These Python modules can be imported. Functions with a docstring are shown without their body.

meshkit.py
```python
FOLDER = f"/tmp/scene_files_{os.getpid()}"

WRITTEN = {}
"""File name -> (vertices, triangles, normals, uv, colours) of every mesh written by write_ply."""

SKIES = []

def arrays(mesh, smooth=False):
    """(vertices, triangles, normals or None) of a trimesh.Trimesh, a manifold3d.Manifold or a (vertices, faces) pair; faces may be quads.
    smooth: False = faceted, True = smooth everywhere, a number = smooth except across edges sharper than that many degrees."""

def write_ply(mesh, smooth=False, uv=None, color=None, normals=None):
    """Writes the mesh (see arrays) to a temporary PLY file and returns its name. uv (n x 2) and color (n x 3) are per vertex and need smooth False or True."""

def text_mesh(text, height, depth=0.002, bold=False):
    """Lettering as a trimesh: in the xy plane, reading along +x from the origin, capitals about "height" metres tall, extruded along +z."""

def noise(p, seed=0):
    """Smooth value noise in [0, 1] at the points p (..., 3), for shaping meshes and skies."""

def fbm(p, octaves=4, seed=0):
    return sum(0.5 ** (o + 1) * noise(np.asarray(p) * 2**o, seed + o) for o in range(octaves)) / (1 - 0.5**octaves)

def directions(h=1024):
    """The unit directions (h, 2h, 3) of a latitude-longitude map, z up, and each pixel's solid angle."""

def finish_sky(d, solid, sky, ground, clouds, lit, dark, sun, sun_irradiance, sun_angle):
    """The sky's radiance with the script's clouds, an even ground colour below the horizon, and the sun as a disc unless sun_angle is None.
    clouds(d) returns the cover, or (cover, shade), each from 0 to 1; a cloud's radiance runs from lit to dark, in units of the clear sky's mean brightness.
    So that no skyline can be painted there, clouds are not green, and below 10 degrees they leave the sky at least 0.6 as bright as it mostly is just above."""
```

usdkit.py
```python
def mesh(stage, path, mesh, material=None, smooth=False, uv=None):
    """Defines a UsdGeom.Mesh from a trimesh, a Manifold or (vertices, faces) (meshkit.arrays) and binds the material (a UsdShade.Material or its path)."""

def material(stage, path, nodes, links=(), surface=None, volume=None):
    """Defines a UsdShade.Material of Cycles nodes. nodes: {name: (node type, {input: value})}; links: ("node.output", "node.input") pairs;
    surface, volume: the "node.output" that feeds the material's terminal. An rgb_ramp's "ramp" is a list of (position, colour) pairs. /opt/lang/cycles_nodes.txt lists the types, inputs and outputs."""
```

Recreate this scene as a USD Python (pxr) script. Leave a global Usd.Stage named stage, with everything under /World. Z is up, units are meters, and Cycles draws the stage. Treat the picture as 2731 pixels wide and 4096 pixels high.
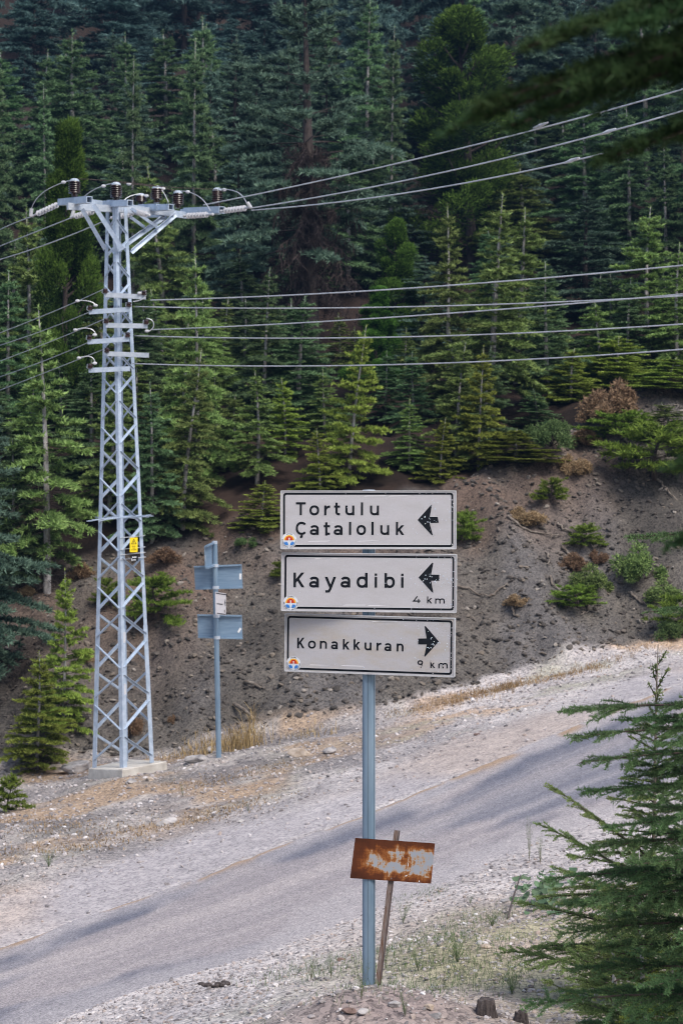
import math
import numpy as np
import trimesh
import shapely
from shapely.geometry import Polygon, LineString, Point, MultiPolygon
from shapely.ops import unary_union
from shapely import affinity
from scipy.interpolate import RBFInterpolator, RegularGridInterpolator
import usdkit
import meshkit
from pxr import Usd, UsdGeom, UsdShade, UsdLux, Gf, Sdf, Vt

# ------------------------------------------------------------------ camera, sky, sun, exposure
stage = Usd.Stage.CreateInMemory()
UsdGeom.SetStageUpAxis(stage, 'Z')
UsdGeom.SetStageMetersPerUnit(stage, 1.0)
world = UsdGeom.Xform.Define(stage, '/World')
stage.SetDefaultPrim(world.GetPrim())
CZ = 6.0
FOC, APX = 70.0, 24.0
F = 682 * FOC / APX
cam = UsdGeom.Camera.Define(stage, '/World/camera')
cam.AddTranslateOp().Set(Gf.Vec3d(0, 0, CZ))
cam.AddRotateXOp().Set(90.0)
cam.CreateFocalLengthAttr(FOC)
cam.CreateHorizontalApertureAttr(APX)
cam.CreateVerticalApertureAttr(36.04)
cam.CreateFStopAttr(5.6)
cam.CreateFocusDistanceAttr(14.25)
cam.CreateClippingRangeAttr(Gf.Vec2f(0.1, 5000))
EXPOSURE = 1.22
cam.CreateExposureAttr(EXPOSURE)
SUN_EL, SUN_AZ = math.radians(54), math.atan2(0.62, -0.78)      # azimuth = atan2(x, y) towards the sun
SKY_STRENGTH, SUN_INT, SUN_ANGLE = 0.085, 0.30, 26.0
usdkit.material(stage, '/World/Looks/sky', {
    's': ('sky_texture', {'sky_type': 'single_scattering', 'sun_disc': False, 'sun_elevation': SUN_EL, 'sun_rotation': SUN_AZ, 'air_density': 1.0, 'aerosol_density': 3.0}),
    'b': ('background_shader', {'strength': SKY_STRENGTH})}, [('s.color', 'b.color')], surface='b.background')
dome = UsdLux.DomeLight.Define(stage, '/World/sky')
UsdShade.MaterialBindingAPI.Apply(dome.GetPrim()).Bind(UsdShade.Material.Get(stage, '/World/Looks/sky'))
dome.GetPrim().SetCustomDataByKey('kind', 'structure')
sun = UsdLux.DistantLight.Define(stage, '/World/sun')
sun.CreateIntensityAttr(SUN_INT)
sun.CreateAngleAttr(SUN_ANGLE)
sun.CreateNormalizeAttr(True)
sun.CreateColorAttr(Gf.Vec3f(1.0, 0.955, 0.90))
sun.AddRotateZOp().Set(-math.degrees(SUN_AZ))
sun.AddRotateXOp().Set(-(90 - math.degrees(SUN_EL)))
# (rotated so that the light's +z axis points to the sun)

# ------------------------------------------------------------------ helpers
K = 1568 / 682.0
S = 2731 / 682.0


def A(x, y):
    return x / K, y / K


def C1(x, y):
    return x * .70153 / S, (600 + y * .70153) / S


def C3(x, y):
    return x * .70153 / S, (2300 + y * .70153) / S


def C4(x, y):
    return (1000 + x * .57398) / S, (1900 + y * .57398) / S


def C5(x, y):
    return (1300 + x * .38265) / S, (3200 + y * .38265) / S


def C6(x, y):
    return (1900 + x * .67837) / S, (2500 + y * .67837) / S


def CD(x, y):
    return (200 + x * .57398) / S, (680 + y * .57398) / S


def CB(x, y):   # bank crop
    return (1700 + x * .65753) / S, (1400 + y * .65753) / S


def CS(x, y):   # second sign crop
    return (700 + x * .2551) / S, (2150 + y * .2551) / S


def CR(x, y):   # road crop
    return x * .89286 / S, (2900 + y * .89286) / S


def P(p, Y, dz=0):
    return np.array([(p[0] - 341) / F * Y, Y, CZ + (512 - p[1]) / F * Y + dz])


_names = {}


def numbered(parent, name):
    k = (parent, name)
    n = _names.get(k, 0)
    _names[k] = n + 1
    return f'{parent}/{name}' + (f'_{n:03d}' if n else '')


def tag(prim, label=None, cat=None, group=None, kind=None):
    for k, v in (('label', label), ('category', cat), ('group', group), ('kind', kind)):
        if v:
            prim.SetCustomDataByKey(k, v)
    return prim


def thing(name, label, cat, loc=(0, 0, 0), rz=0, group=None):
    path = numbered('/World', name)
    x = UsdGeom.Xform.Define(stage, path)
    x.AddTranslateOp().Set(Gf.Vec3d(*map(float, loc)))
    x.AddRotateZOp().Set(float(math.degrees(rz)))
    tag(x.GetPrim(), label, cat, group)
    return Thing(path, np.array(loc, float), rz)


class Thing:
    def __init__(self, path, loc, rz=0):
        self.path, self.loc, self.rz = path, loc, rz


def obj(name, mesh, mat, parent=None, smooth=False, label=None, cat=None, group=None, kind=None, prim=None, world_coords=True):
    """One Mesh prim. parent: a Thing (vertices given in world coordinates are moved into it) or a (path, Thing) of a part."""
    base, th = ('/World', None) if parent is None else (parent.path, parent) if isinstance(parent, Thing) else parent
    path = numbered(base, name)
    v, f, n = meshkit.arrays(mesh, False)
    v = np.asarray(v, float)
    if th is not None and world_coords:
        v = v - th.loc
        if th.rz:
            c, s = math.cos(-th.rz), math.sin(-th.rz)
            v = v @ np.array([[c, -s, 0], [s, c, 0], [0, 0, 1]]).T
    m = usdkit.mesh(stage, path, (v, f), MATS.get(mat, mat) if isinstance(mat, str) else mat, smooth=smooth)
    if prim:
        for k, a in prim.items():
            a = np.asarray(a, np.float32)
            pv = UsdGeom.PrimvarsAPI(m).CreatePrimvar(k, Sdf.ValueTypeNames.FloatArray if a.ndim == 1 else Sdf.ValueTypeNames.Color3fArray if a.shape[1] == 3 else Sdf.ValueTypeNames.TexCoord2fArray, 'vertex')
            pv.Set(Vt.FloatArray.FromNumpy(a) if a.ndim == 1 else Vt.Vec3fArray.FromNumpy(a) if a.shape[1] == 3 else Vt.Vec2fArray.FromNumpy(a))
    tag(m.GetPrim(), label, cat, group, kind)
    return (path, th)


class MB:
    def __init__(self):
        self.v, self.f, self.n = [], [], 0

    def add(self, v, f):
        v, f = np.asarray(v, float), np.asarray(f, int)
        if f.shape[1] == 4:
            f = np.vstack([f[:, [0, 1, 2]], f[:, [0, 2, 3]]])
        self.v.append(v)
        self.f.append(f + self.n)
        self.n += len(v)
        return self

    def tm(self, m, M=None):
        v = np.array(m.vertices)
        if M is not None:
            v = v @ M[:3, :3].T + M[:3, 3]
        return self.add(v, np.array(m.faces))

    def get(self):
        return np.vstack(self.v), np.vstack(self.f)


def unit(v):
    v = np.asarray(v, float)
    return v / max(np.linalg.norm(v), 1e-12)


def tube(pts, rad, sides=8, caps=True):
    pts = np.asarray(pts, float)
    rad = np.broadcast_to(np.asarray(rad, float), (len(pts),))
    tg = np.gradient(pts, axis=0)
    tg /= np.maximum(np.linalg.norm(tg, axis=1, keepdims=True), 1e-9)
    ref = np.array([0, 0, 1.0]) if abs(tg[0][2]) < .9 else np.array([1.0, 0, 0])
    V = []
    u = unit(np.cross(ref, tg[0]))
    for p, t, r in zip(pts, tg, rad):
        u = unit(u - t * np.dot(u, t))
        w = np.cross(t, u)
        a = np.arange(sides) / sides * 2 * math.pi
        V.append(p + r * (np.cos(a)[:, None] * u + np.sin(a)[:, None] * w))
    n, s = len(pts), sides
    i = np.arange(n - 1)[:, None] * s
    j = np.arange(s)[None, :]
    j2 = (j + 1) % s
    q = np.stack([i + j, i + j2, i + s + j2, i + s + j], -1).reshape(-1, 4)
    V = np.vstack(V)
    Fc = np.vstack([q[:, [0, 1, 2]], q[:, [0, 2, 3]]])
    if caps:
        k = len(V)
        V = np.vstack([V, pts[:1], pts[-1:]])
        jj = np.arange(s)
        Fc = np.vstack([Fc, np.stack([np.full(s, k), (jj + 1) % s, jj], 1), np.stack([np.full(s, k + 1), (n - 1) * s + jj, (n - 1) * s + (jj + 1) % s], 1)])
    return V, Fc


def profile(p0, p1, shape2d, up=(0, 0, 1)):
    """A closed 2D outline [(u, w)] swept straight from p0 to p1; u along cross(up, dir), w along the other."""
    p0, p1 = np.asarray(p0, float), np.asarray(p1, float)
    d = unit(p1 - p0)
    u = unit(np.cross(up, d))
    w = np.cross(d, u)
    s = np.asarray(shape2d, float)
    n = len(s)
    ring = s[:, :1] * u + s[:, 1:] * w
    V = np.vstack([p0 + ring, p1 + ring])
    j = np.arange(n)
    q = np.stack([j, (j + 1) % n, n + (j + 1) % n, n + j], 1)
    f = np.vstack([q[:, [0, 1, 2]], q[:, [0, 2, 3]]])
    tri = trimesh.creation.triangulate_polygon(Polygon(s), engine='earcut')
    # earcut keeps the outline's vertices; map them
    idx = [int(np.argmin(np.abs(s - t).sum(1))) for t in tri[0]]
    t = np.array(idx)[np.array(tri[1])]
    return V, np.vstack([f, t[:, ::-1], t + n])


def angle_iron(w, t, su=1, sw=1):
    a = [(0, 0), (w * su, 0), (w * su, t * sw), (t * su, t * sw), (t * su, w * sw), (0, w * sw)]
    return a if su * sw > 0 else a[::-1]


def rect(w, h):
    return [(-w / 2, -h / 2), (w / 2, -h / 2), (w / 2, h / 2), (-w / 2, h / 2)]


def box(c, size, M=None):
    m = trimesh.creation.box(size)
    v = np.array(m.vertices)
    if M is not None:
        v = v @ np.asarray(M).T
    return v + np.asarray(c), np.array(m.faces)


def lathe(prof, M=np.eye(3), c=(0, 0, 0), n=16):
    m = trimesh.creation.revolve(np.asarray(prof, float), sections=n)
    return np.array(m.vertices) @ np.asarray(M).T + np.asarray(c), np.array(m.faces)


def align(z):
    z = unit(z)
    x = unit(np.cross((0, 1, 0) if abs(z[1]) < .9 else (1, 0, 0), z))
    return np.stack([x, np.cross(z, x), z], 1)


# ------------------------------------------------------------------ materials
MATS = {}


def mat(name, nodes, links, surface, volume=None):
    MATS[name] = usdkit.material(stage, f'/World/Looks/{name}', nodes, links, surface=surface, volume=volume)


def simple(name, c1, c2, scale=6, rough=.6, metal=0, bump=0, bscale=40, detail=5, stretch=None, spec=.4, pos=(.35, .65)):
    nodes = {'g': ('geometry', {}), 'tc': ('texture_coordinate', {}), 'n': ('noise_texture', {'scale': scale, 'detail': detail, 'roughness': .62}),
             'r': ('rgb_ramp', {'ramp': [(pos[0], c1), (pos[1], c2)]}),
             'p': ('principled_bsdf', {'roughness': rough, 'metallic': metal, 'specular_ior_level': spec})}
    links = [('n.fac', 'r.fac'), ('r.color', 'p.base_color')]
    if stretch:
        nodes['m'] = ('mapping', {'scale': stretch})
        links += [('g.position', 'm.vector'), ('m.vector', 'n.vector')]
    else:
        links += [('g.position', 'n.vector')]
    if bump:
        nodes['n2'] = ('noise_texture', {'scale': bscale, 'detail': 4})
        nodes['b'] = ('bump', {'strength': bump, 'distance': .01})
        links += [('g.position', 'n2.vector'), ('n2.fac', 'b.height'), ('b.normal', 'p.normal')]
    mat(name, nodes, links, 'p.BSDF')


simple('galvanised', (.38, .465, .57), (.52, .60, .70), scale=9, rough=.5, metal=.35, bump=.05)
simple('galvanised_pale', (.40, .46, .53), (.54, .59, .65), scale=9, rough=.5, metal=.3, bump=.05)
simple('pole_metal', (.17, .255, .345), (.25, .345, .44), scale=5, rough=.42, metal=.35, stretch=(3, 3, .35), bump=.03)
simple('sign_back', (.17, .265, .37), (.24, .34, .45), scale=5, rough=.45, metal=.3, stretch=(.6, 1, 6))
simple('aluminium_rim', (.50, .51, .53), (.62, .63, .65), scale=12, rough=.4, metal=.25)
simple('insulator_brown', (.018, .009, .008), (.04, .018, .015), scale=6, rough=.18, spec=.6)
simple('insulator_white', (.42, .43, .46), (.55, .56, .58), scale=6, rough=.25)
simple('wire_metal', (.40, .42, .45), (.58, .60, .63), scale=3, rough=.4, metal=.3)
simple('clamp_white', (.42, .43, .45), (.58, .59, .60), scale=6, rough=.3)
simple('concrete', (.43, .40, .355), (.60, .57, .515), scale=4, rough=.9, bump=.3, bscale=60)
simple('black_vinyl', (.006, .008, .012), (.011, .014, .019), scale=20, rough=.55, spec=.15)
simple('yellow_plate', (.86, .62, .008), (.90, .68, .015), scale=6, rough=.4)
simple('rust_stake', (.12, .045, .016), (.26, .25, .25), scale=7, rough=.8, bump=.3, stretch=(30, 30, 1.2), bscale=120)
simple('stone', (.20, .19, .19), (.50, .47, .45), scale=5, rough=.9, bump=.5, bscale=30)
simple('tan_stone', (.32, .24, .17), (.55, .47, .39), scale=6, rough=.9, bump=.5, bscale=30)
simple('red_stone', (.13, .085, .07), (.24, .165, .14), scale=12, rough=.9, bump=.5, bscale=60)
simple('dark_wood', (.025, .018, .016), (.12, .10, .095), scale=9, rough=.95, bump=.9, bscale=50, stretch=(6, 6, 1))
simple('root_wood', (.09, .07, .055), (.26, .225, .19), scale=9, rough=.95, bump=.4, bscale=60)
simple('bark_grey', (.19, .175, .165), (.50, .48, .465), scale=14, rough=.95, bump=.4, bscale=50, stretch=(1, 1, .35))
simple('bark_dark', (.030, .022, .020), (.085, .068, .062), scale=10, rough=.95, bump=.7, bscale=25, stretch=(1, 1, .3))
simple('twig', (.035, .026, .022), (.095, .075, .064), scale=6, rough=.95)
simple('dead_twig', (.038, .026, .024), (.085, .064, .058), scale=4, rough=.95)
simple('white_tape', (.72, .74, .76), (.82, .83, .84), scale=10, rough=.4)
simple('emblem_white', (.62, .66, .72), (.72, .75, .80), scale=30, rough=.4)
simple('emblem_yellow', (.80, .42, .04), (.85, .52, .06), scale=30, rough=.4)
simple('emblem_orange', (.72, .20, .02), (.76, .26, .03), scale=30, rough=.4)
simple('emblem_red', (.50, .035, .02), (.55, .05, .02), scale=30, rough=.4)
simple('emblem_blue', (.03, .17, .55), (.05, .22, .6), scale=30, rough=.4)
simple('emblem_pale_blue', (.30, .45, .68), (.36, .5, .7), scale=30, rough=.4)
simple('pellet_chip', (.50, .60, .72), (.72, .76, .82), scale=60, rough=.4, metal=.2)
simple('sign_scratch', (.74, .75, .77), (.80, .80, .82), scale=30, rough=.4)


def sign_face(name, base, stain, stain_pos):
    mat(name, {
        'g': ('texture_coordinate', {}),
        'w': ('wave_texture', {'wave_type': 'bands', 'bands_direction': 'y', 'scale': 42, 'distortion': .4, 'detail': 1}),
        'n': ('noise_texture', {'scale': 3.2, 'detail': 6, 'roughness': .65}),
        'm': ('mapping', {'scale': (1, 2.5, 1)}),
        'n2': ('noise_texture', {'scale': 90, 'detail': 3}),
        'r': ('rgb_ramp', {'ramp': [(stain_pos[0], base), (stain_pos[1], stain)]}),
        'r2': ('rgb_ramp', {'ramp': [(0, (.93, .93, .94)), (1, (1, 1, 1))]}),
        'r3': ('rgb_ramp', {'ramp': [(.3, (.94, .94, .94)), (.6, (1, 1, 1))]}),
        'x': ('mix_color', {'blend_type': 'multiply', 'fac': 1.0}),
        'x2': ('mix_color', {'blend_type': 'multiply', 'fac': 1.0}),
        'p': ('principled_bsdf', {'roughness': .38, 'specular_ior_level': .4})},
        [('g.object', 'm.vector'), ('m.vector', 'n.vector'), ('g.object', 'w.vector'), ('g.object', 'n2.vector'), ('n.fac', 'r.fac'), ('w.fac', 'r2.fac'), ('n2.fac', 'r3.fac'),
         ('r.color', 'x.a'), ('r2.color', 'x.b'), ('x.result', 'x2.a'), ('r3.color', 'x2.b'), ('x2.result', 'p.base_color')], 'p.BSDF')


sign_face('sign_white', (.515, .51, .535), (.46, .45, .46), (.45, .75))
sign_face('sign_white_worn', (.49, .485, .505), (.47, .425, .37), (.45, .72))

# rusty painted plate: pale paint left between scraped, streaky rust
mat('rust_plate', {
    'g': ('texture_coordinate', {}),
    'm1': ('mapping', {'scale': (6, 10, 7)}), 'n1': ('noise_texture', {'scale': 1.0, 'detail': 7, 'roughness': .62, 'distortion': .6}),
    'm2': ('mapping', {'scale': (62, 10, 6), 'rotation': (0, -.12, 0)}), 'n2': ('noise_texture', {'scale': 1.0, 'detail': 5, 'roughness': .7, 'distortion': .8}),
    'm3': ('mapping', {'scale': (9, 10, 50), 'rotation': (0, .42, 0)}), 'n3': ('noise_texture', {'scale': 1.0, 'detail': 5, 'roughness': .7, 'distortion': .8}),
    'sx': ('separate_xyz', {}),
    'gx': ('map_range', {'from_min': -.25, 'from_max': .1, 'to_min': -.10, 'to_max': .05, 'clamp': True}),
    'ay': ('math', {'math_type': 'absolute'}),
    'gy': ('map_range', {'from_min': .06, 'from_max': .145, 'to_min': 0, 'to_max': -.26, 'clamp': True}),
    'a1': ('math', {'math_type': 'add'}), 'a2': ('math', {'math_type': 'add'}),
    's2': ('map_range', {'from_min': 0, 'from_max': 1, 'to_min': -.17, 'to_max': .17}), 's3': ('map_range', {'from_min': 0, 'from_max': 1, 'to_min': -.13, 'to_max': .13}),
    'ax': ('math', {'math_type': 'absolute'}), 'ex': ('map_range', {'from_min': .19, 'from_max': .285, 'to_min': 0, 'to_max': -.13, 'clamp': True}), 'a5': ('math', {'math_type': 'add'}),
    'a3': ('math', {'math_type': 'add'}), 'a4': ('math', {'math_type': 'add'}),
    'r': ('rgb_ramp', {'ramp': [(.0, (.05, .014, .005)), (.34, (.095, .026, .008)), (.42, (.20, .062, .014)), (.485, (.30, .12, .035)), (.515, (.40, .30, .20)), (.55, (.30, .32, .36)), (.75, (.29, .33, .385))]}),
    'b': ('bump', {'strength': .3, 'distance': .003}),
    'p': ('principled_bsdf', {'roughness': .75, 'specular_ior_level': .25})},
    [('g.object', 'm1.vector'), ('g.object', 'm2.vector'), ('g.object', 'm3.vector'), ('m1.vector', 'n1.vector'), ('m2.vector', 'n2.vector'), ('m3.vector', 'n3.vector'),
     ('g.object', 'sx.vector'), ('sx.x', 'gx.value'), ('sx.z', 'ay.value1'), ('ay.value', 'gy.value'), ('n1.fac', 'a1.value1'), ('gx.result', 'a1.value2'), ('a1.value', 'a2.value1'), ('gy.result', 'a2.value2'),
     ('n2.fac', 's2.value'), ('n3.fac', 's3.value'), ('a2.value', 'a3.value1'), ('s2.result', 'a3.value2'), ('a3.value', 'a4.value1'), ('s3.result', 'a4.value2'), ('sx.x', 'ax.value1'), ('ax.value', 'ex.value'), ('a4.value', 'a5.value1'), ('ex.result', 'a5.value2'), ('a5.value', 'r.fac'), ('r.color', 'p.base_color'),
     ('n1.fac', 'b.height'), ('b.normal', 'p.normal')], 'p.BSDF')


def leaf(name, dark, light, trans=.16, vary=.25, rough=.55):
    """Foliage: 'tint' runs from old inner needles, deepened as painted shade, to new outer ones (junipers: clump bottom to top); every tree varies a little."""
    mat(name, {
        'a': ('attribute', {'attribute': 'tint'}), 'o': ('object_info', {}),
        'r': ('rgb_ramp', {'ramp': [(0.05, dark), (.95, light)]}),  # dark end also paints the shade among inner needles
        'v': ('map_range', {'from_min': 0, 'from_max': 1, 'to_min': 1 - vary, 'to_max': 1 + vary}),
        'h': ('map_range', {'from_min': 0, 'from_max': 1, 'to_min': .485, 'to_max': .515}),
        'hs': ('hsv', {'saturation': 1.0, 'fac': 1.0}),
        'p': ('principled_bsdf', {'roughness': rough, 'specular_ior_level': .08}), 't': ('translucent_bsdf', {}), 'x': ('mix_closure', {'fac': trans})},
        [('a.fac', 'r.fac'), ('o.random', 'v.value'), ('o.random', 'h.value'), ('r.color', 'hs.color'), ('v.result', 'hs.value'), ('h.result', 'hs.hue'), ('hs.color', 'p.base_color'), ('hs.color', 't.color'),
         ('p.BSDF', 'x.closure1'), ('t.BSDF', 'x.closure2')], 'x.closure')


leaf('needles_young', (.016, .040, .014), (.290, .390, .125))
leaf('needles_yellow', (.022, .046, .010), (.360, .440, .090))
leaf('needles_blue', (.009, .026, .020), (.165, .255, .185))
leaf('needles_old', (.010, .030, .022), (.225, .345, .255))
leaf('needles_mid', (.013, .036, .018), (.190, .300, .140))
leaf('needles_hazed', (.014, .038, .040), (.150, .250, .225))  # bluer tones paint distance haze into the needle colour
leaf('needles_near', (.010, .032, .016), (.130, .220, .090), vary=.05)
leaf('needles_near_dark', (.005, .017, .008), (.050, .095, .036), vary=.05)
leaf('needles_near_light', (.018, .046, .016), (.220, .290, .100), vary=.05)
leaf('juniper_green', (.010, .032, .006), (.125, .235, .040))
leaf('bush_green', (.022, .050, .010), (.200, .290, .048))
leaf('dry_tan', (.15, .100, .060), (.38, .265, .16), vary=.3)
leaf('dry_straw', (.22, .15, .075), (.48, .35, .18), vary=.2)
leaf('weed_green', (.045, .085, .030), (.16, .24, .09), vary=.2)
leaf('broad_leaf', (.050, .090, .050), (.155, .225, .135), vary=.3)

# ground: vertex colour "col" (what lies there) broken up by stones; "grit" = how stony
mat('ground_soil', {
    'g': ('geometry', {}), 'c': ('attribute', {'attribute': 'col'}), 'k': ('attribute', {'attribute': 'grit'}),
    'v1': ('voronoi_texture', {'scale': 26, 'randomness': 1.0}), 'v2': ('voronoi_texture', {'scale': 60, 'randomness': 1.0}),
    'bw1': ('rgb_to_bw', {}), 'bw2': ('rgb_to_bw', {}), 'av': ('math', {'math_type': 'add'}),
    'n': ('noise_texture', {'scale': 3.0, 'detail': 8, 'roughness': .7}),
    'av2': ('math', {'math_type': 'multiply_add', 'value2': .6}),
    'r': ('rgb_ramp', {'ramp': [(0.15, (.42, .41, .42)), (.55, (.95, .95, .95)), (.8, (1.35, 1.33, 1.3)), (1.0, (1.7, 1.66, 1.6))]}),
    'one': ('color', {'value': (1, 1, 1)}),
    'mx': ('mix_color', {'blend_type': 'mix'}), 'mul': ('mix_color', {'blend_type': 'multiply', 'fac': 1.0}),
    'rn': ('rgb_ramp', {'ramp': [(.25, (.70, .69, .70)), (.75, (1.22, 1.20, 1.16))]}), 'mul2': ('mix_color', {'blend_type': 'multiply', 'fac': 1.0}),
    'h': ('math', {'math_type': 'multiply'}), 'b': ('bump', {'strength': .9, 'distance': .03}),
    'p': ('principled_bsdf', {'roughness': .95, 'specular_ior_level': .12})},
    [('g.position', 'v1.vector'), ('g.position', 'v2.vector'), ('v1.color', 'bw1.color'), ('v2.color', 'bw2.color'), ('bw2.val', 'av2.value1'), ('bw1.val', 'h.value1'),
     ('bw1.val', 'av2.value3'), ('av2.value', 'r.fac'), ('r.color', 'mx.b'), ('one.color', 'mx.a'), ('k.fac', 'mx.fac'), ('c.color', 'mul.a'), ('mx.result', 'mul.b'),
     ('g.position', 'n.vector'), ('n.fac', 'rn.fac'), ('mul.result', 'mul2.a'), ('rn.color', 'mul2.b'), ('mul2.result', 'p.base_color'),
     ('k.fac', 'h.value2'), ('h.value', 'b.height'), ('b.normal', 'p.normal')], 'p.BSDF')

# worn asphalt: u across (0 far edge .. 1 near edge), v along in metres
mat('asphalt', {
    'g': ('geometry', {}), 'c': ('attribute', {'attribute': 'col'}),
    'n2': ('noise_texture', {'scale': 38, 'detail': 5, 'roughness': .8}), 'n3': ('noise_texture', {'scale': 9, 'detail': 6, 'roughness': .7}),
    'r2': ('rgb_ramp', {'ramp': [(.36, (.42, .42, .43)), (.5, (1, 1, 1)), (.64, (1.62, 1.60, 1.56))]}),
    'r3': ('rgb_ramp', {'ramp': [(.3, (.82, .82, .83)), (.7, (1.16, 1.15, 1.13))]}),
    'a': ('mix_color', {'blend_type': 'multiply', 'fac': 1.0}), 'd': ('mix_color', {'blend_type': 'multiply', 'fac': 1.0}),
    'b': ('bump', {'strength': .5, 'distance': .012}), 'p': ('principled_bsdf', {'roughness': .8, 'specular_ior_level': .3})},
    [('g.position', 'n2.vector'), ('g.position', 'n3.vector'), ('n2.fac', 'r2.fac'), ('n3.fac', 'r3.fac'), ('c.color', 'a.a'), ('r2.color', 'a.b'), ('a.result', 'd.a'), ('r3.color', 'd.b'), ('d.result', 'p.base_color'),
     ('n2.fac', 'b.height'), ('b.normal', 'p.normal')], 'p.BSDF')


def stone_mat(name, ramp):
    mat(name, {'o': ('object_info', {}), 'r': ('rgb_ramp', {'ramp': ramp}), 'g': ('geometry', {}), 'n': ('noise_texture', {'scale': 60, 'detail': 3}), 'r2': ('rgb_ramp', {'ramp': [(.3, (.8, .8, .8)), (.7, (1.15, 1.14, 1.12))]}),
               'm': ('mix_color', {'blend_type': 'multiply', 'fac': 1.0}), 'p': ('principled_bsdf', {'roughness': .9, 'specular_ior_level': .2})},
        [('o.random', 'r.fac'), ('g.position', 'n.vector'), ('n.fac', 'r2.fac'), ('r.color', 'm.a'), ('r2.color', 'm.b'), ('m.result', 'p.base_color')], 'p.BSDF')


stone_mat('gravel_pale', [(0, (.17, .16, .165)), (.25, (.30, .275, .27)), (.5, (.40, .365, .36)), (.7, (.47, .44, .44)), (.82, (.36, .29, .25)), (1, (.68, .66, .66))])
stone_mat('scree_dark', [(0, (.05, .046, .043)), (.4, (.085, .075, .067)), (.7, (.125, .11, .098)), (.9, (.19, .16, .13)), (1, (.30, .27, .24))])

# ------------------------------------------------------------------ terrain from points whose place in the world is known
ctrl = []


def cp(px, py, Y, dz=0):
    ctrl.append(P((px, py), Y, dz))


FAR_EDGE = [(0, 948, 24.0), (87, 918, 25.2), (174, 886, 26.5), (270, 846, 28.0), (361, 813, 29.5), (478, 765, 31.5), (600, 713, 34), (682, 682, 36)]
NEAR_EDGE = [(0, 1046, 18.6), (139, 989, 20.0), (261, 955, 20.9), (361, 915, 22.0), (435, 888, 22.9), (513, 853, 24.2), (600, 820, 26.0), (682, 790, 27.6)]
for p in FAR_EDGE + NEAR_EDGE:
    cp(*p)
FOOT = [(0, 776, 40.5), (87, 762, 41), (167, 757, 41), (261, 739, 41), (396, 713, 41), (522, 678, 42.3), (600, 657, 43.2), (682, 637, 44.5)]
for p in FOOT:
    cp(*p)
for p in [(60, 800, 36.5), (20, 850, 31), (123, 780, 36.85), (90, 781, 37.8), (162, 771, 38.0), (105, 783, 36.8), (145, 777, 36.8), (124, 764, 39.6), (218, 753, 38.5), (150, 830, 31.5), (300, 770, 35), (430, 725, 38), (560, 690, 39.5), (660, 660, 41)]:
    cp(*p)
# top of the cut bank, where the forest floor begins
for p in [(0, 590, 47), (60, 585, 47), (100, 573, 47), (190, 556, 47), (230, 545, 47.2), (290, 532, 47.5), (396, 508, 48), (470, 492, 48.5), (540, 462, 49.8), (590, 425, 51.5), (640, 402, 53), (682, 380, 55)]:
    cp(*p)
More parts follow.
